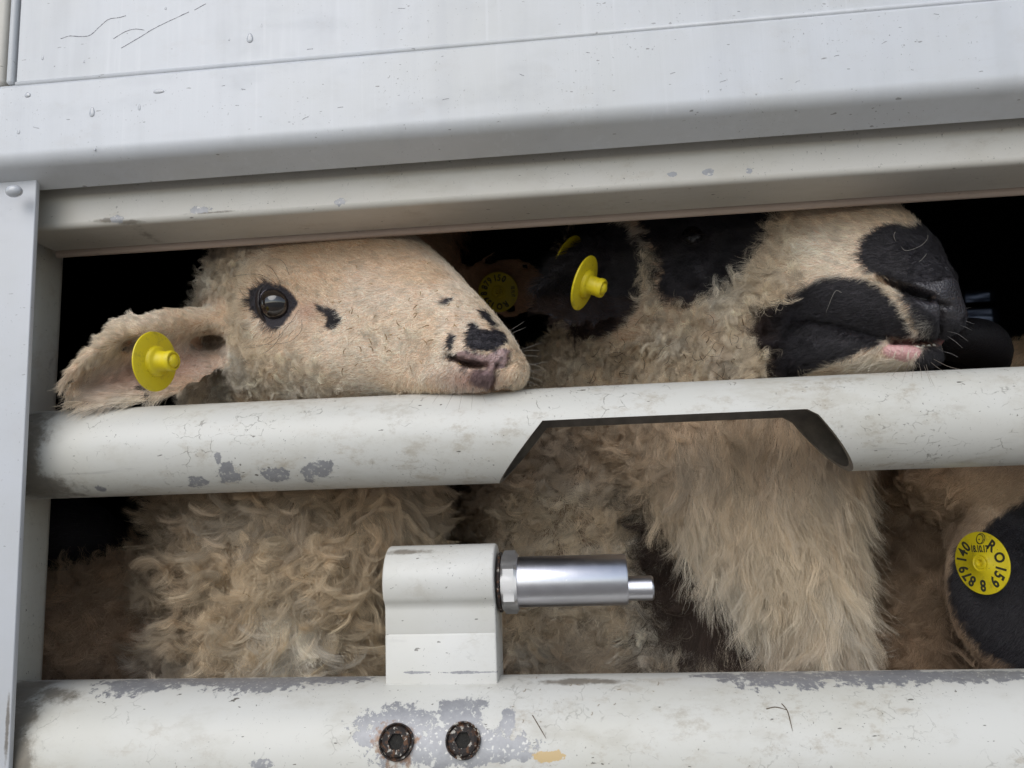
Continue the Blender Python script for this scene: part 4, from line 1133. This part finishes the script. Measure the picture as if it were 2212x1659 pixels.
def hairB(u, v, p, rng):
    k = blackB(u, v, p)
    c = lerp(colB(u, v, p), lerp(np.tile(BLACK, (len(u), 1)), DKBR*1.2, .7*smooth01(-u, -1720, -1640)*(v > 640)*(v < 900)+.7*(v > 1000)), k)
    lp = np.exp(-((u-1995)/16)**2-((v-715)/22)**2)+np.exp(-((u-1945)/40)**2-((v-(640+(u-1945)*.9))/9)**2)*.8
    c = lerp(c, WHITE*.8, np.clip(lp, 0, 1)*(rng.random(len(u)) < .45))
    return c
NOSTRIL_B = [(1896, 596), (1950, 612), (2015, 636), (2010, 652), (1970, 640), (1925, 622)]
bareB = lambda u, v: (sd_poly(u, v, NOSTRIL_B) > 0) & (sd_poly(u, v, PADB) > -2) & ((sd_poly(u, v, PINKL_B) > -5) | (vnoise(np.stack([u, v, u*0], 1)*.3, 3) > .80)) & ~((np.abs(v-739) < 7) & (u > 1930))
def flowB(u, v, p):
    n = (vnoise(p*45, 71)-.5)*.9
    dv = np.clip((v-600)/230, -.6, .55)+n; du = np.full(len(u), -1.0)
    lp = smooth01(v, 690, 730)*smooth01(u, 1930, 1985); dv = dv+1.8*lp; du = du*(1-.8*lp)
    ch = smooth01(v, 750, 790)*smooth01(u, 1780, 1900); dv = dv+.7*ch
    return du, dv, np.where(u < 1640, .30, .08)
grow('face_hair', B, 76000, lambda u, v, p, f: (v < 870)*(u > 1560)*(p[:, 1] < .17)*bareB(u, v)*np.interp(u, [1650, 1850, 2000], [.7, 1, 1.5]),
     lambda u, v, p: np.interp(u, [1560, 1700, 1850, 1950, 2060], [.014, .010, .0068, .0055, .004])*(1+1.2*np.exp(-((u-1900)/60)**2-((v-790)/25)**2)), flowB, hairB, K=6, rad=.00010, clumps=5200, tight=.42, curl=(.0003, .006), wander=.25, mat=M_FUR, seed=15, cshade=.22)
grow('cheek_curls', B, 60000, lambda u, v, p, f: (v < 880)*(u < 1860)*(u > 1120)*((u > 1400) | (p[:, 1] > .13) | (v > 740))*smooth01(-u, -1790, -1600)*(1-.75*patch(u, v, p, [EYEP_B], 8, 10)), lambda u, v, p: np.full(len(u), .019),
     lambda u, v, p: (np.full(len(u), -1.0), .35+(vnoise(p*30, 77)-.5)*1.6, np.full(len(u), .34)), hairB, K=14, rad=.00009, clumps=2400, tight=.95, curl=(.0018, .0095), spin=lambda u, v, p: np.full(len(u), 1.1), wander=.4, seed=16, cshade=.32, fly=.08)
grow('ear_hair', B, 12000, lambda u, v, p, f: (v < 740)*(u < 1405)*(u > 1120)*(p[:, 1] < .135), lambda u, v, p: np.where(u < 1240, .015, .008), lambda u, v, p: (np.full(len(u), -1.0), .2+(vnoise(p*60, 78)-.5), np.full(len(u), .25)), hairB, K=6, rad=.00009, clumps=900, tight=.5, wander=.3, mat=M_FUR, seed=17)
front = lambda p: 1-smooth01(p[:, 1], .125, .15)
grow('neck_wool', B, 75000, lambda u, v, p, f: (v > 860)*(v < 1600)*(p[:, 1] < .165)*(u > 1300), lambda u, v, p: np.interp(v, [880, 1050, 1250, 1450], [.026, .050, .070, .080]),
     lambda u, v, p: ((vnoise(p*24, 81)-.5)*.9+.10+np.interp(u, [1350, 1500, 1750, 1850], [-.35, -.05, .0, -.25]), .95+(vnoise(p*24, 82)-.5)*.4, np.full(len(u), .15)), hairB, K=20, rad=.00010, clumps=1500, tight=.92, pinch=.80, frizz=.6, crimp=(.0004, .010), cjit=.22,
     curl=lambda u, v, p: (np.interp(u, [1350, 1500], [.0030, .0015]), np.full(len(u), .030)), spin=lambda u, v, p: np.interp(u, [1350, 1500], [.8, .16]), wander=.3, droop=.6, seed=18, cshade=.22, fly=.16)
grow('body_wool', B, 60000, lambda u, v, p, f: (v > 850)*(v < 1600)*(p[:, 1] >= .12)*(p[:, 1] < .30)*(u < 1800), lambda u, v, p: np.full(len(u), .036),
     lambda u, v, p: ((vnoise(p*26, 91)-.5)*2.0, .5+(vnoise(p*26, 92)-.5)*1.6, np.full(len(u), .42)), hairB, K=20, rad=.00012, clumps=1700, tight=.965, pinch=.90, frizz=.35, crimp=(.0003, .009), curl=(.0026, .019), spin=lambda u, v, p: np.full(len(u), 1.5), wander=.5, droop=.2, seed=19, cshade=.26, fly=.10)
OPEN_B = [(1474, 517), (1484, 510), (1500, 508), (1516, 509), (1530, 506), (1518, 519), (1500, 525), (1484, 523)]
eyeB, lidB = make_eye(B, 1500, 514, .0125, .0035, OPEN_B, (-.10, -.05), (.020, .014, .014))
for (u, v) in ((1984, 748), (1996, 746), (2008, 745), (2019, 744)):      # lower teeth just showing
    h, nn = B.hit(u, v+3)
    V, Fc = ellipsoid(h+np.array([0, .0012, .0]), (.0014, .0012, .0016), seg=16)
    link('tooth', new_mesh('tooth', V, Fc, [plain('tooth_enamel', (.55, .52, .45), .3, coat=.3) if 'tooth_enamel' not in bpy.data.materials else bpy.data.materials['tooth_enamel']]), B.obj)

# ================================================================== ear tags
def tag_mat():
    s = NT('yellow_tag_plastic'); p = s.pos()
    c = s.mix(s.noise(p, 60, 4), (.66, .52, .010), (.82, .66, .015))
    c = s.mix(s.math('MULTIPLY', s.step(s.noise(p, 110, 8, .75), .52, .68), .45), c, (.30, .22, .05))
    c = s.mix(s.step(s.noise(p, 650, 3, .6), .68, .72), c, (.07, .05, .02))
    s.set(s.b.inputs['Base Color'], c); s.b.inputs['Roughness'].default_value = .45
    b = s.node('ShaderNodeBump', {'Height': s.noise(p, 420, 5), 'Strength': .25, 'Distance': .0008}); s.set(s.b.inputs['Normal'], b.outputs[0])
    return s.m
TAGY = tag_mat()
INK = plain('black_tag_ink', (0.03, 0.03, 0.02), .6)
def char_mesh(ch, size):
    cu = bpy.data.curves.new('c', 'FONT'); cu.body = ch; cu.size = size; cu.align_x = 'CENTER'; cu.align_y = 'CENTER'; cu.resolution_u = 3
    cu.offset = size*.03; cu.extrude = .00008
    o = bpy.data.objects.new('c', cu); COL.objects.link(o); bpy.context.view_layer.update()
    me = bpy.data.meshes.new_from_object(o.evaluated_get(bpy.context.evaluated_depsgraph_get()))
    n = len(me.vertices); a = np.zeros(n*3); me.vertices.foreach_get('co', a)
    V = a.reshape(-1, 3); Fc = [tuple(p.vertices) for p in me.polygons]
    bpy.data.objects.remove(o); bpy.data.meshes.remove(me); return V, Fc
def tag_disc(parent, M, r, male, text=None, start=0, label=None):
    """M: frame at the disc centre, +Z out of the visible side, +X right, +Y up as seen"""
    if male:
        pr = [(.001, -.0016), (r-.0008, -.0016), (r, -.0008), (r-.0002, .0), (r*.93, .0005), (r*.52, .0010), (r*.50, .0032), (r*.44, .0040), (r*.38, .0042), (r*.335, .0052), (r*.32, .0110),
              (r*.345, .0114), (r*.345, .0136), (r*.315, .0150), (r*.27, .0152), (r*.255, .0144), (r*.22, .0144), (r*.19, .0160), (r*.10, .0172), (.0004, .0174)]
    else:
        pr = [(.001, -.0016), (r-.0007, -.0016), (r, -.0008), (r-.0001, .0), (r*.95, .0003), (r*.34, .0004), (r*.31, .0012), (r*.26, .0013), (r*.24, .0008), (r*.20, .0008), (r*.18, .0016), (r*.12, .0017), (r*.10, .0010), (r*.07, -.0012), (.0004, -.0012)]
    V, Fc = lathe(pr, 72)
    o = link('ear_tag', new_mesh('ear_tag', xf(M, V), Fc, [TAGY]), parent, **({'label': label} if label else {})); auto_smooth(o, 50)
    if text:
        V, Fc = [], []
        def add(v, f):
            k = len(V); V.extend(map(tuple, v)); Fc.extend(tuple(q+k for q in g_) for g_ in f)
        for (ch, ang, rad, size, rot) in text:
            v, f = char_mesh(ch, size*r)
            v[:, 0] *= .82 if len(ch) == 1 else .62
            a = math.radians(ang)            # clockwise from the top of the disc
            th = -a+math.radians(rot); c, q = math.cos(th), math.sin(th)
            x = v[:, 0]*c-v[:, 1]*q+rad*r*math.sin(a); y = v[:, 0]*q+v[:, 1]*c+rad*r*math.cos(a)
            add(np.stack([x, y, v[:, 2]+.00055], 1), f)
        link('lettering', new_mesh('lettering', xf(M, V), Fc, [INK], smooth=False), o)
    return o
def ring_text(seq, size=.40, rad=.70):
    return [(ch, ang, rad, size, 0) for ch, ang in seq]
def tag_frame(u, v, Y, tilt_u, tilt_v, roll=0):
    c = P(u, v, Y); d = nrm(CAM-c); t = RW @ np.array([tilt_u, tilt_v, 0.]); t = t-d*t.dot(d); n = nrm(d+t)
    M = frame_to(c, n)
    return M @ Matrix.Rotation(math.radians(roll), 4, 'Z')
# tag on sheep A
tag_disc(A.obj, tag_frame(336, 781, -.022, 1.25, -.05), .0208, True)
tag_disc(B.obj, tag_frame(1264, 612, .040, 2.5, .75), .0210, True)
tag_disc(B.obj, tag_frame(1226, 566, .090, 2.2, .9), .0225, False)

# ================================================================== the sheep behind
def simple_sheep(label, parts, colfn, hairs, voxel=.005):
    b = Body(parts, voxel, 6); b.make('sheep', M_SKIN, lambda u, v, p, f: colfn(u, v, p)*.7, label=label, category='sheep', group='sheep crowded inside the trailer')
    for h in hairs: grow(body=b, color=lambda u, v, p, rng: colfn(u, v, p), **h)
    return b
fl = lambda a, b, l, s=1.0, sd=100: (lambda u, v, p: (a+(vnoise(p*26, sd)-.5)*s*2, b+(vnoise(p*26, sd+1)-.5)*s*2, np.full(len(u), l)))
# C: pinkish ear with numbered tag, behind the left sheep's nose
earC = sheet([(930, 570), (985, 548), (1040, 539), (1095, 537), (1150, 552), (1185, 580), (1196, 610)], [(935, 690), (985, 705), (1040, 700), (1095, 698), (1140, 685), (1175, 660), (1194, 630)], [.29, .28, .27, .265, .265, .27, .27], [(0, .008), (.2, 0), (.5, .004), (.8, 0), (1, .006)], .006)
headC = limb([(860, 600, .26, 170, .06), (760, 560, .30, 200, .07), (600, 560, .34, 190, .07)], 40, 20)
bodyC = limb([(900, 560, .34, 90, .04), (930, 420, .36, 90, .05)], 30, 16)
neckC = limb([(760, 620, .36, 220, .09), (900, 900, .42, 260, .12), (1000, 1300, .46, 300, .14)], 40, 30)
C = simple_sheep('dim sheep behind the left nose, pinkish ear with a numbered yellow tag', [earC, headC, bodyC, neckC, ellipsoid(P(1000, 1300, .7), (.2, .25, .2))],
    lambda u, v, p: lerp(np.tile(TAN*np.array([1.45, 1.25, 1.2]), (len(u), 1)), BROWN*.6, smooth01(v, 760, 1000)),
    [dict(name='ear_hair', n=9000, weight=lambda u, v, p, f: (p[:, 1] < .295)*1.0, length=lambda u, v, p: np.full(len(u), .008), flow=fl(.8, .1, .2, .3, 103), K=5, rad=.0001, clumps=700, tight=.4, mat=M_FUR, seed=31),
     dict(name='body_wool', n=14000, weight=lambda u, v, p, f: ((p[:, 1] > .29) & (p[:, 1] < .5))*1.0, length=lambda u, v, p: np.full(len(u), .028), flow=fl(0, .6, .4, .8, 105), K=10, rad=.00014, clumps=900, tight=.85, curl=(.004, .018), seed=32)])
tC = [('R', 0, 0, 0, 0)]
def num_ring(r0, full):
    return ring_text(full)
txtC = ring_text([('O', 178, ), ('R', 150), ('1', 208), ('5', 226), ('9', 243), ('8', 268), ('8', 293), ('7', 311), ('9', 328), ('1', 352), ('5', 8), ('0', 28)], .44, .70)
txtC += [(ch, 90, .66-.0, .0, 0) for ch in '']
txtC.append(('18.10.17', 90, .74, .26, 0))
tag_disc(C.obj, tag_frame(1076, 631, .262, -.12, .05), .0210, False, txtC)
# D: black head low on the left
D_h = limb([(40, 1130, .17, 95, .05), (130, 1150, .16, 88, .05), (215, 1160, .17, 62, .04), (258, 1165, .18, 34, .02)], 40, 24)
D_n = limb([(60, 1130, .26, 150, .07), (20, 1400, .34, 260, .1)], 40, 24)
Dk = simple_sheep('black headed sheep low in the left corner below the mid rail', [D_h, D_n, ellipsoid(P(-60, 1500, .6), (.2, .22, .2))],
    lambda u, v, p: np.tile(BLACK*1.0, (len(u), 1)),
    [dict(name='face_hair', n=9000, weight=lambda u, v, p, f: 1.0+0*u, length=lambda u, v, p: np.full(len(u), .008), flow=fl(-1, .2, .2, .4, 113), K=5, rad=.00012, clumps=500, tight=.4, mat=M_FUR, seed=35)])
# G: brown fleece below it, deep in the corner
G_b = limb([(-60, 1420, .18, 150, .09), (120, 1420, .165, 165, .09), (300, 1390, .17, 190, .09), (420, 1400, .24, 200, .09)], 44, 30)
G = simple_sheep('dim brown fleeced sheep at the bottom left behind the pale neck', [G_b, ellipsoid(P(250, 1700, .36), (.25, .2, .16))],
    lambda u, v, p: lerp(np.tile(BROWN*1.9, (len(u), 1)), TAN*1.35, smooth01(vnoise(p*30, 5), .4, .8)),
    [dict(name='body_wool', n=30000, weight=lambda u, v, p, f: ((v > 1000) & (p[:, 1] < .25) & (u > -60))*1.0, length=lambda u, v, p: np.full(len(u), .034), flow=fl(0, .3, .42, 1.4, 115), K=14, rad=.00011, clumps=600, tight=.92, curl=(.003, .018), pinch=.9, spin=lambda u, v, p: np.full(len(u), 1.3), wander=.6, seed=36, cshade=.26, fly=.12)])
# E: brown fleece and black ear with the big numbered tag, bottom right
E_b = limb([(1960, 1000, .25, 140, .08), (1990, 1200, .25, 175, .09), (2010, 1450, .25, 200, .1), (2010, 1700, .26, 220, .1)], 44, 30)
E_h = limb([(2060, 1010, .17, 120, .06), (2200, 1010, .14, 150, .06), (2340, 1060, .13, 170, .06)], 40, 24)
E_e = limb([(2235, 1120, .130, 60, .018), (2200, 1200, .112, 122, .020), (2180, 1280, .104, 122, .018), (2210, 1360, .106, 112, .016), (2260, 1430, .11, 80, .012)], 44, 30)
BLK_E = [(2260, 1050), (2205, 1085), (2150, 1118), (2110, 1160), (2062, 1185), (2050, 1260), (2060, 1320), (2085, 1370), (2130, 1412), (2200, 1450), (2300, 1480), (2500, 1300)]
def colE(u, v, p):
    c = lerp(np.tile(TAN*np.array([.95, .93, .93]), (len(u), 1)), BROWN*1.2, smooth01(vnoise(p*34, 25), .3, .7))
    c = lerp(c, TAN*1.1, .8*np.exp(-((u-2080)/130)**2-((v-1060)/60)**2))
    return lerp(c, BLACK, patch(u, v, p, [BLK_E], 5, 10)*(p[:, 1] < .16))
E = simple_sheep('brown fleeced sheep at the bottom right with black ear holding a round yellow tag', [E_b, E_h, E_e, ellipsoid(P(2060, 1600, .50), (.2, .28, .2))], colE,
    [dict(name='face_hair', n=26000, weight=lambda u, v, p, f: ((p[:, 1] < .15) & (u > 1990))*1.0, length=lambda u, v, p: np.full(len(u), .0065), flow=fl(-.6, .7, .16, .3, 123), K=5, rad=.0001, clumps=2500, tight=.35, mat=M_FUR, seed=41),
     dict(name='body_wool', n=40000, weight=lambda u, v, p, f: ((p[:, 1] >= .11) & (p[:, 1] < .30) & (v > 930) & (u > 1740))*(1-.9*patch(u, v, p, [BLK_E], 5, 3)*(p[:, 1] < .16)), length=lambda u, v, p: np.where((v < 1130) & (u > 1920), .012, .036), flow=fl(0, .6, .36, 1.1, 125), K=14, rad=.00011, clumps=900, tight=.96, pinch=.9, frizz=.3, curl=(.003, .020), spin=lambda u, v, p: np.full(len(u), 1.0), wander=.5, droop=.2, seed=42, cshade=.28)], voxel=.004)
# H: black head beyond the right nose and its tan back
H_h = limb([(2050, 730, .16, 42, .03), (2098, 738, .17, 48, .033), (2130, 758, .18, 36, .026), (2146, 784, .19, 22, .018)], 36, 20)
Hs = simple_sheep('black muzzled sheep just beyond the raised nose on the right', [H_h, limb([(2095, 760, .21, 55, .04), (2070, 860, .28, 90, .06), (2040, 1000, .40, 130, .08), (2040, 1150, .5, 160, .1)], 30, 20), ellipsoid(P(2040, 1250, .75), (.18, .26, .2))], lambda u, v, p: np.tile(BLACK*.8, (len(u), 1)),
    [dict(name='face_hair', n=6000, weight=lambda u, v, p, f: 1.0+0*u, length=lambda u, v, p: np.full(len(u), .005), flow=fl(1, .2, .2, .4, 133), K=5, rad=.0001, clumps=500, tight=.4, mat=M_FUR, seed=45)])
K_b = limb([(2080, 872, .34, 90, .06), (2200, 852, .32, 96, .07), (2400, 840, .30, 120, .08)], 36, 20)
K_ = simple_sheep('strip of tan sheep back showing above the mid rail at the right edge', [K_b], lambda u, v, p: np.tile(TAN*1.2, (len(u), 1)),
    [dict(name='body_wool', n=9000, weight=lambda u, v, p, f: 1.0+0*u, length=lambda u, v, p: np.full(len(u), .02), flow=fl(.5, .2, .35, .8, 143), K=8, rad=.00012, clumps=700, tight=.8, curl=(.003, .015), seed=46)])
# tag on E
fE = [('R', 37), ('O', 72), ('1', 100), ('5', 119), ('9', 141), ('8', 178), ('8', 211), ('7', 230), ('9', 249), ('1', 275), ('4', 294), ('0', 314)]
txtE = ring_text(fE, .50, .70)
txtE.append(('18.10.17', -3, .44, .30, 0))
tE = tag_disc(E.obj, tag_frame(2120, 1216, .078, -1.0, .0), .0222, False, txtE)
# little circular emblem at the top of the disc
Mx = tag_frame(2120, 1216, .078, -1.0, .0); V = []; Fc = []
def ringm(cx, cy, ra, rb, th, rot, r=.0222, n=40):
    k = len(V)
    for i in range(n):
        a = 2*math.pi*i/n
        for s_ in (1, 1-th):
            x, y = ra*s_*math.cos(a), rb*s_*math.sin(a); c, q = math.cos(rot), math.sin(rot)
            V.append(((cx+x*c-y*q)*r, (cy+x*q+y*c)*r, .00065))
    for i in range(n):
        j = (i+1) % n; Fc.append((k+2*i, k+2*j, k+2*j+1, k+2*i+1))
ringm(.02, .76, .13, .17, .16, -.45); ringm(.06, .78, .15, .19, .12, -.6); ringm(.0, .75, .025, .025, .9, 0)
link('emblem', new_mesh('emblem', xf(Mx, V), Fc, [INK], smooth=False), tE)
# ================================================================== small things: whiskers, lashes, straw, stray hairs, scratches
def on(body, pts, lift=.0006):
    out = []
    for (u, v) in pts:
        h, nn = body.hit(u, v)
        if h is None: h = P(u, v, out[-1][1] if out else 0.0)
        out.append(h+nrm(CAM-h)*lift)
    return out
def strands3(name, parent, lines, rad, col, mat, n=16, **kw):
    P_ = np.array([spline(np.array(l), n) for l in lines]); R_ = np.full(P_.shape[:2], rad); R_[:, -5:] *= np.array([.9, .8, .65, .5, .3])
    return hair_object(name, parent, P_, R_, np.tile(np.array(col), (len(P_), 1)), mat, kind='stuff', **kw)
def whisk(body, u0, v0, pts, Y=-.012):
    h, _ = body.hit(u0, v0); h = P(u0, v0, Y) if h is None else h
    return [h]+[P(u, v, Y) for (u, v) in pts]
WA = [(1085, 724, [(1110, 709), (1133, 694)]), (1088, 728, [(1112, 717), (1136, 707)]), (1105, 760, [(1135, 752), (1170, 740)]), (1106, 766, [(1138, 757), (1168, 758)]), (1108, 772, [(1140, 768), (1172, 771)]),
      (1115, 795, [(1148, 788), (1184, 781)]), (1114, 788, [(1145, 786), (1178, 797)]), (1118, 805, [(1150, 800), (1186, 799)]), (1118, 812, [(1150, 816), (1182, 830)]), (1115, 818, [(1145, 826), (1172, 838)]), (1108, 800, [(1140, 800), (1176, 812)])]
strands3('whiskers', A.obj, [whisk(A, a, b, c) for a, b, c in WA], .00007, (.36, .33, .30), M_FUR)
WA2 = [(985, 835, [(975, 858), (962, 884)]), (1000, 838, [(996, 862), (990, 890)]), (1020, 840, [(1020, 862), (1018, 886)]), (1035, 840, [(1044, 858), (1050, 872)]), (960, 838, [(945, 856), (934, 872)]), (930, 830, [(905, 800), (872, 772)]), (920, 800, [(880, 795), (846, 780)]), (925, 812, [(885, 806), (850, 800)])]
strands3('whiskers', A.obj, [whisk(A, a, b, c, -.036) for a, b, c in WA2[:5]]+[whisk(A, a, b, c, .0) for a, b, c in WA2[5:]], .00008, (.22, .18, .15), M_FUR)
LA = [[(645, 670), (625, 700), (595, 732), (560, 748), (520, 752)], [(652, 690), (650, 715), (625, 738), (580, 744), (530, 748)], [(604, 716), (600, 735), (580, 757), (555, 768)], [(598, 614), (580, 602), (555, 592), (510, 596), (486, 605)],
      [(604, 606), (594, 590), (585, 578), (570, 570)], [(625, 594), (616, 572), (607, 562), (590, 558)], [(590, 714), (585, 728), (572, 742)], [(612, 708), (622, 700), (640, 690)]]
strands3('lashes', A.obj, [on(A, l, .0035) for l in LA], .00013, (.05, .035, .028), M_FUR)
WB = [(1955, 775, [(1940, 796), (1925, 815)]), (1965, 780, [(1958, 800), (1950, 824)]), (1975, 782, [(1972, 804), (1970, 820)]), (1985, 784, [(1990, 806), (1992, 822)]), (1995, 788, [(2003, 808), (2012, 832)]), (2010, 782, [(2030, 797), (2048, 806)]), (2015, 775, [(2050, 792), (2085, 800)]),
      (2000, 786, [(2008, 812), (2020, 838)]), (1940, 775, [(1925, 795), (1906, 812)])]
strands3('whiskers', B.obj, [whisk(B, a, b, c, -.036) for a, b, c in WB[:5]]+[whisk(B, a, b, c, -.034) for a, b, c in WB[5:]], .00009, (.34, .29, .24), M_FUR)
WB2 = [(2050, 690, [(2080, 692), (2105, 700)]), (2050, 700, [(2078, 704), (2100, 714)]), (2045, 715, [(2070, 722), (2092, 738)]), (2050, 672, [(2076, 668), (2098, 664)]), (2045, 725, [(2064, 738), (2080, 752)]), (2040, 760, [(2055, 764), (2070, 772)])]
strands3('whiskers', B.obj, [whisk(B, a, b, c, -.008) for a, b, c in WB2], .00007, (.32, .30, .29), M_FUR)
# stray pale wool hairs stuck on the black nose and cheek
SB = [[(2004, 500), (2003, 516), (1990, 530), (1970, 539), (1955, 541), (1946, 532)], [(2002, 548), (1992, 560), (1985, 566)], [(1818, 632), (1806, 628), (1796, 645), (1784, 676)], [(1934, 500), (1931, 510), (1935, 522)]]
strands3('stray_hairs', B.obj, [on(B, l, .0032) for l in SB], .00009, (.42, .39, .34), M_FUR, n=24)
rg = np.random.default_rng(77)
def bits(body, name, n, box, L, rad, col, seed, lift=.004, curl=.6):
    rg = np.random.default_rng(seed); out = []
    for _ in range(n):
        u, v = rg.uniform(box[0], box[2]), rg.uniform(box[1], box[3]); a = rg.uniform(0, 6.28); q = rg.normal()*curl; pts = []
        for k in range(4):
            pts.append((u, v)); u += math.cos(a)*L/3; v += math.sin(a)*L/3; a += q
        if body.hit(*pts[0])[0] is None or body.hit(*pts[-1])[0] is None: continue
        out.append(on(body, pts, lift))
    return strands3(name, body.obj, out, rad, col, M_FUR, n=10)
bits(A, 'straw_flecks', 16, (740, 640, 960, 800), 16, .00035, (.22, .13, .05), 3)
bits(A, 'straw_flecks', 26, (700, 560, 1000, 800), 9, .0003, (.32, .21, .09), 4)
bits(B, 'straw_flecks', 14, (1380, 700, 1640, 850), 17, .0004, (.12, .07, .03), 5, lift=.008)
bits(B, 'dark_curls', 45, (1250, 690, 1600, 850), 34, .00018, (.10, .06, .035), 6, lift=.009, curl=.9)
bits(A, 'dark_curls', 12, (500, 600, 640, 850), 24, .00014, (.14, .09, .05), 7, lift=.006, curl=.9)
bits(A, 'straw_flecks', 8, (450, 1100, 800, 1420), 18, .0004, (.25, .17, .08), 8, lift=.016)
# flicks and scratches on the coated panel
M_SCR = plain('scratched_metal', (.16, .16, .18), .6)
def flat(name, lines, Y, rad, mat, parent=trailer, n=24):
    P_ = np.array([spline(np.array([P(u, v, Y) for (u, v) in l]), n) for l in lines]); R_ = np.full(P_.shape[:2], rad)*np.random.default_rng(5).uniform(.35, 1.3, P_.shape[:2])
    return hair_object(name, parent, P_, R_, np.zeros((len(P_), 3)), mat, kind='stuff')
flat('scratches', [[(131, 84), (150, 78), (172, 79), (195, 76), (215, 58), (235, 42), (258, 38), (272, 34)], [(262, 104), (300, 82), (340, 58), (408, 26)], [(245, 84), (268, 70), (290, 63), (312, 65)], [(420, 22), (445, 8)]], yf+.0034, .00028, M_SCR, n=60)
rg = np.random.default_rng(9); L1 = []; L2 = []
for _ in range(46):
    u, v = rg.uniform(60, 2180), rg.uniform(0, 330); a = rg.normal()*.35; l = rg.uniform(3, 16)
    (L1 if v < 175-.087*u else L2).append([(u, v), (u+l*.5*math.cos(a), v+l*.5*math.sin(a)), (u+l*math.cos(a), v+l*math.sin(a)*.8)])
L2 = [l for l in L2 if 200-.087*l[0][0] < l[0][1] < 320-.075*l[0][0]]
flat('scratches', L2, yf-.0001, .00016, M_SCR)
if L1: flat('scratches', L1, yf+.0034, .00016, M_SCR)
# flicks on the underside of the upper rail face
# stray hairs lying on the rails and bracket
def onrail(cy, cz, r, pts): return [tube_hit(u, v, cy, cz, r)[0]+np.array([0, -.0003, .0002]) for (u, v) in pts]
def hairs_rail(tube, n, box, L, col, rad, seed, parent):
    rg = np.random.default_rng(seed); out = []
    for _ in range(n):
        u, v = rg.uniform(box[0], box[2]), rg.uniform(box[1], box[3]); a = rg.uniform(-.6, 3.4); q = rg.normal()*.5; ll = L*rg.uniform(.3, 1); pts = []
        for k in range(4): pts.append((u, v)); u += math.cos(a)*ll/3; v += math.sin(a)*ll/3; a += q
        out.append(onrail(*tube, pts))
    P_ = np.array([spline(np.array(l), 10) for l in out])
    return hair_object('dirt_flicks', parent, P_, np.full(P_.shape[:2], rad), np.tile(np.array(col), (len(P_), 1)), M_FUR, kind='stuff')
hairs_rail((YB, ZB, RB), 16, (1100, 1465, 1460, 1560), 10, (.24, .16, .08), .00012, 25, bot)
strands3('stray_hairs', bot, [onrail(YB, ZB, RB, [(1688, 1520), (1700, 1535), (1706, 1555), (1712, 1580)]), onrail(YB, ZB, RB, [(1655, 1532), (1675, 1528), (1700, 1534)]), onrail(YB, ZB, RB, [(1150, 1545), (1165, 1570), (1180, 1596)])], .0003, (.10, .07, .04), M_FUR)
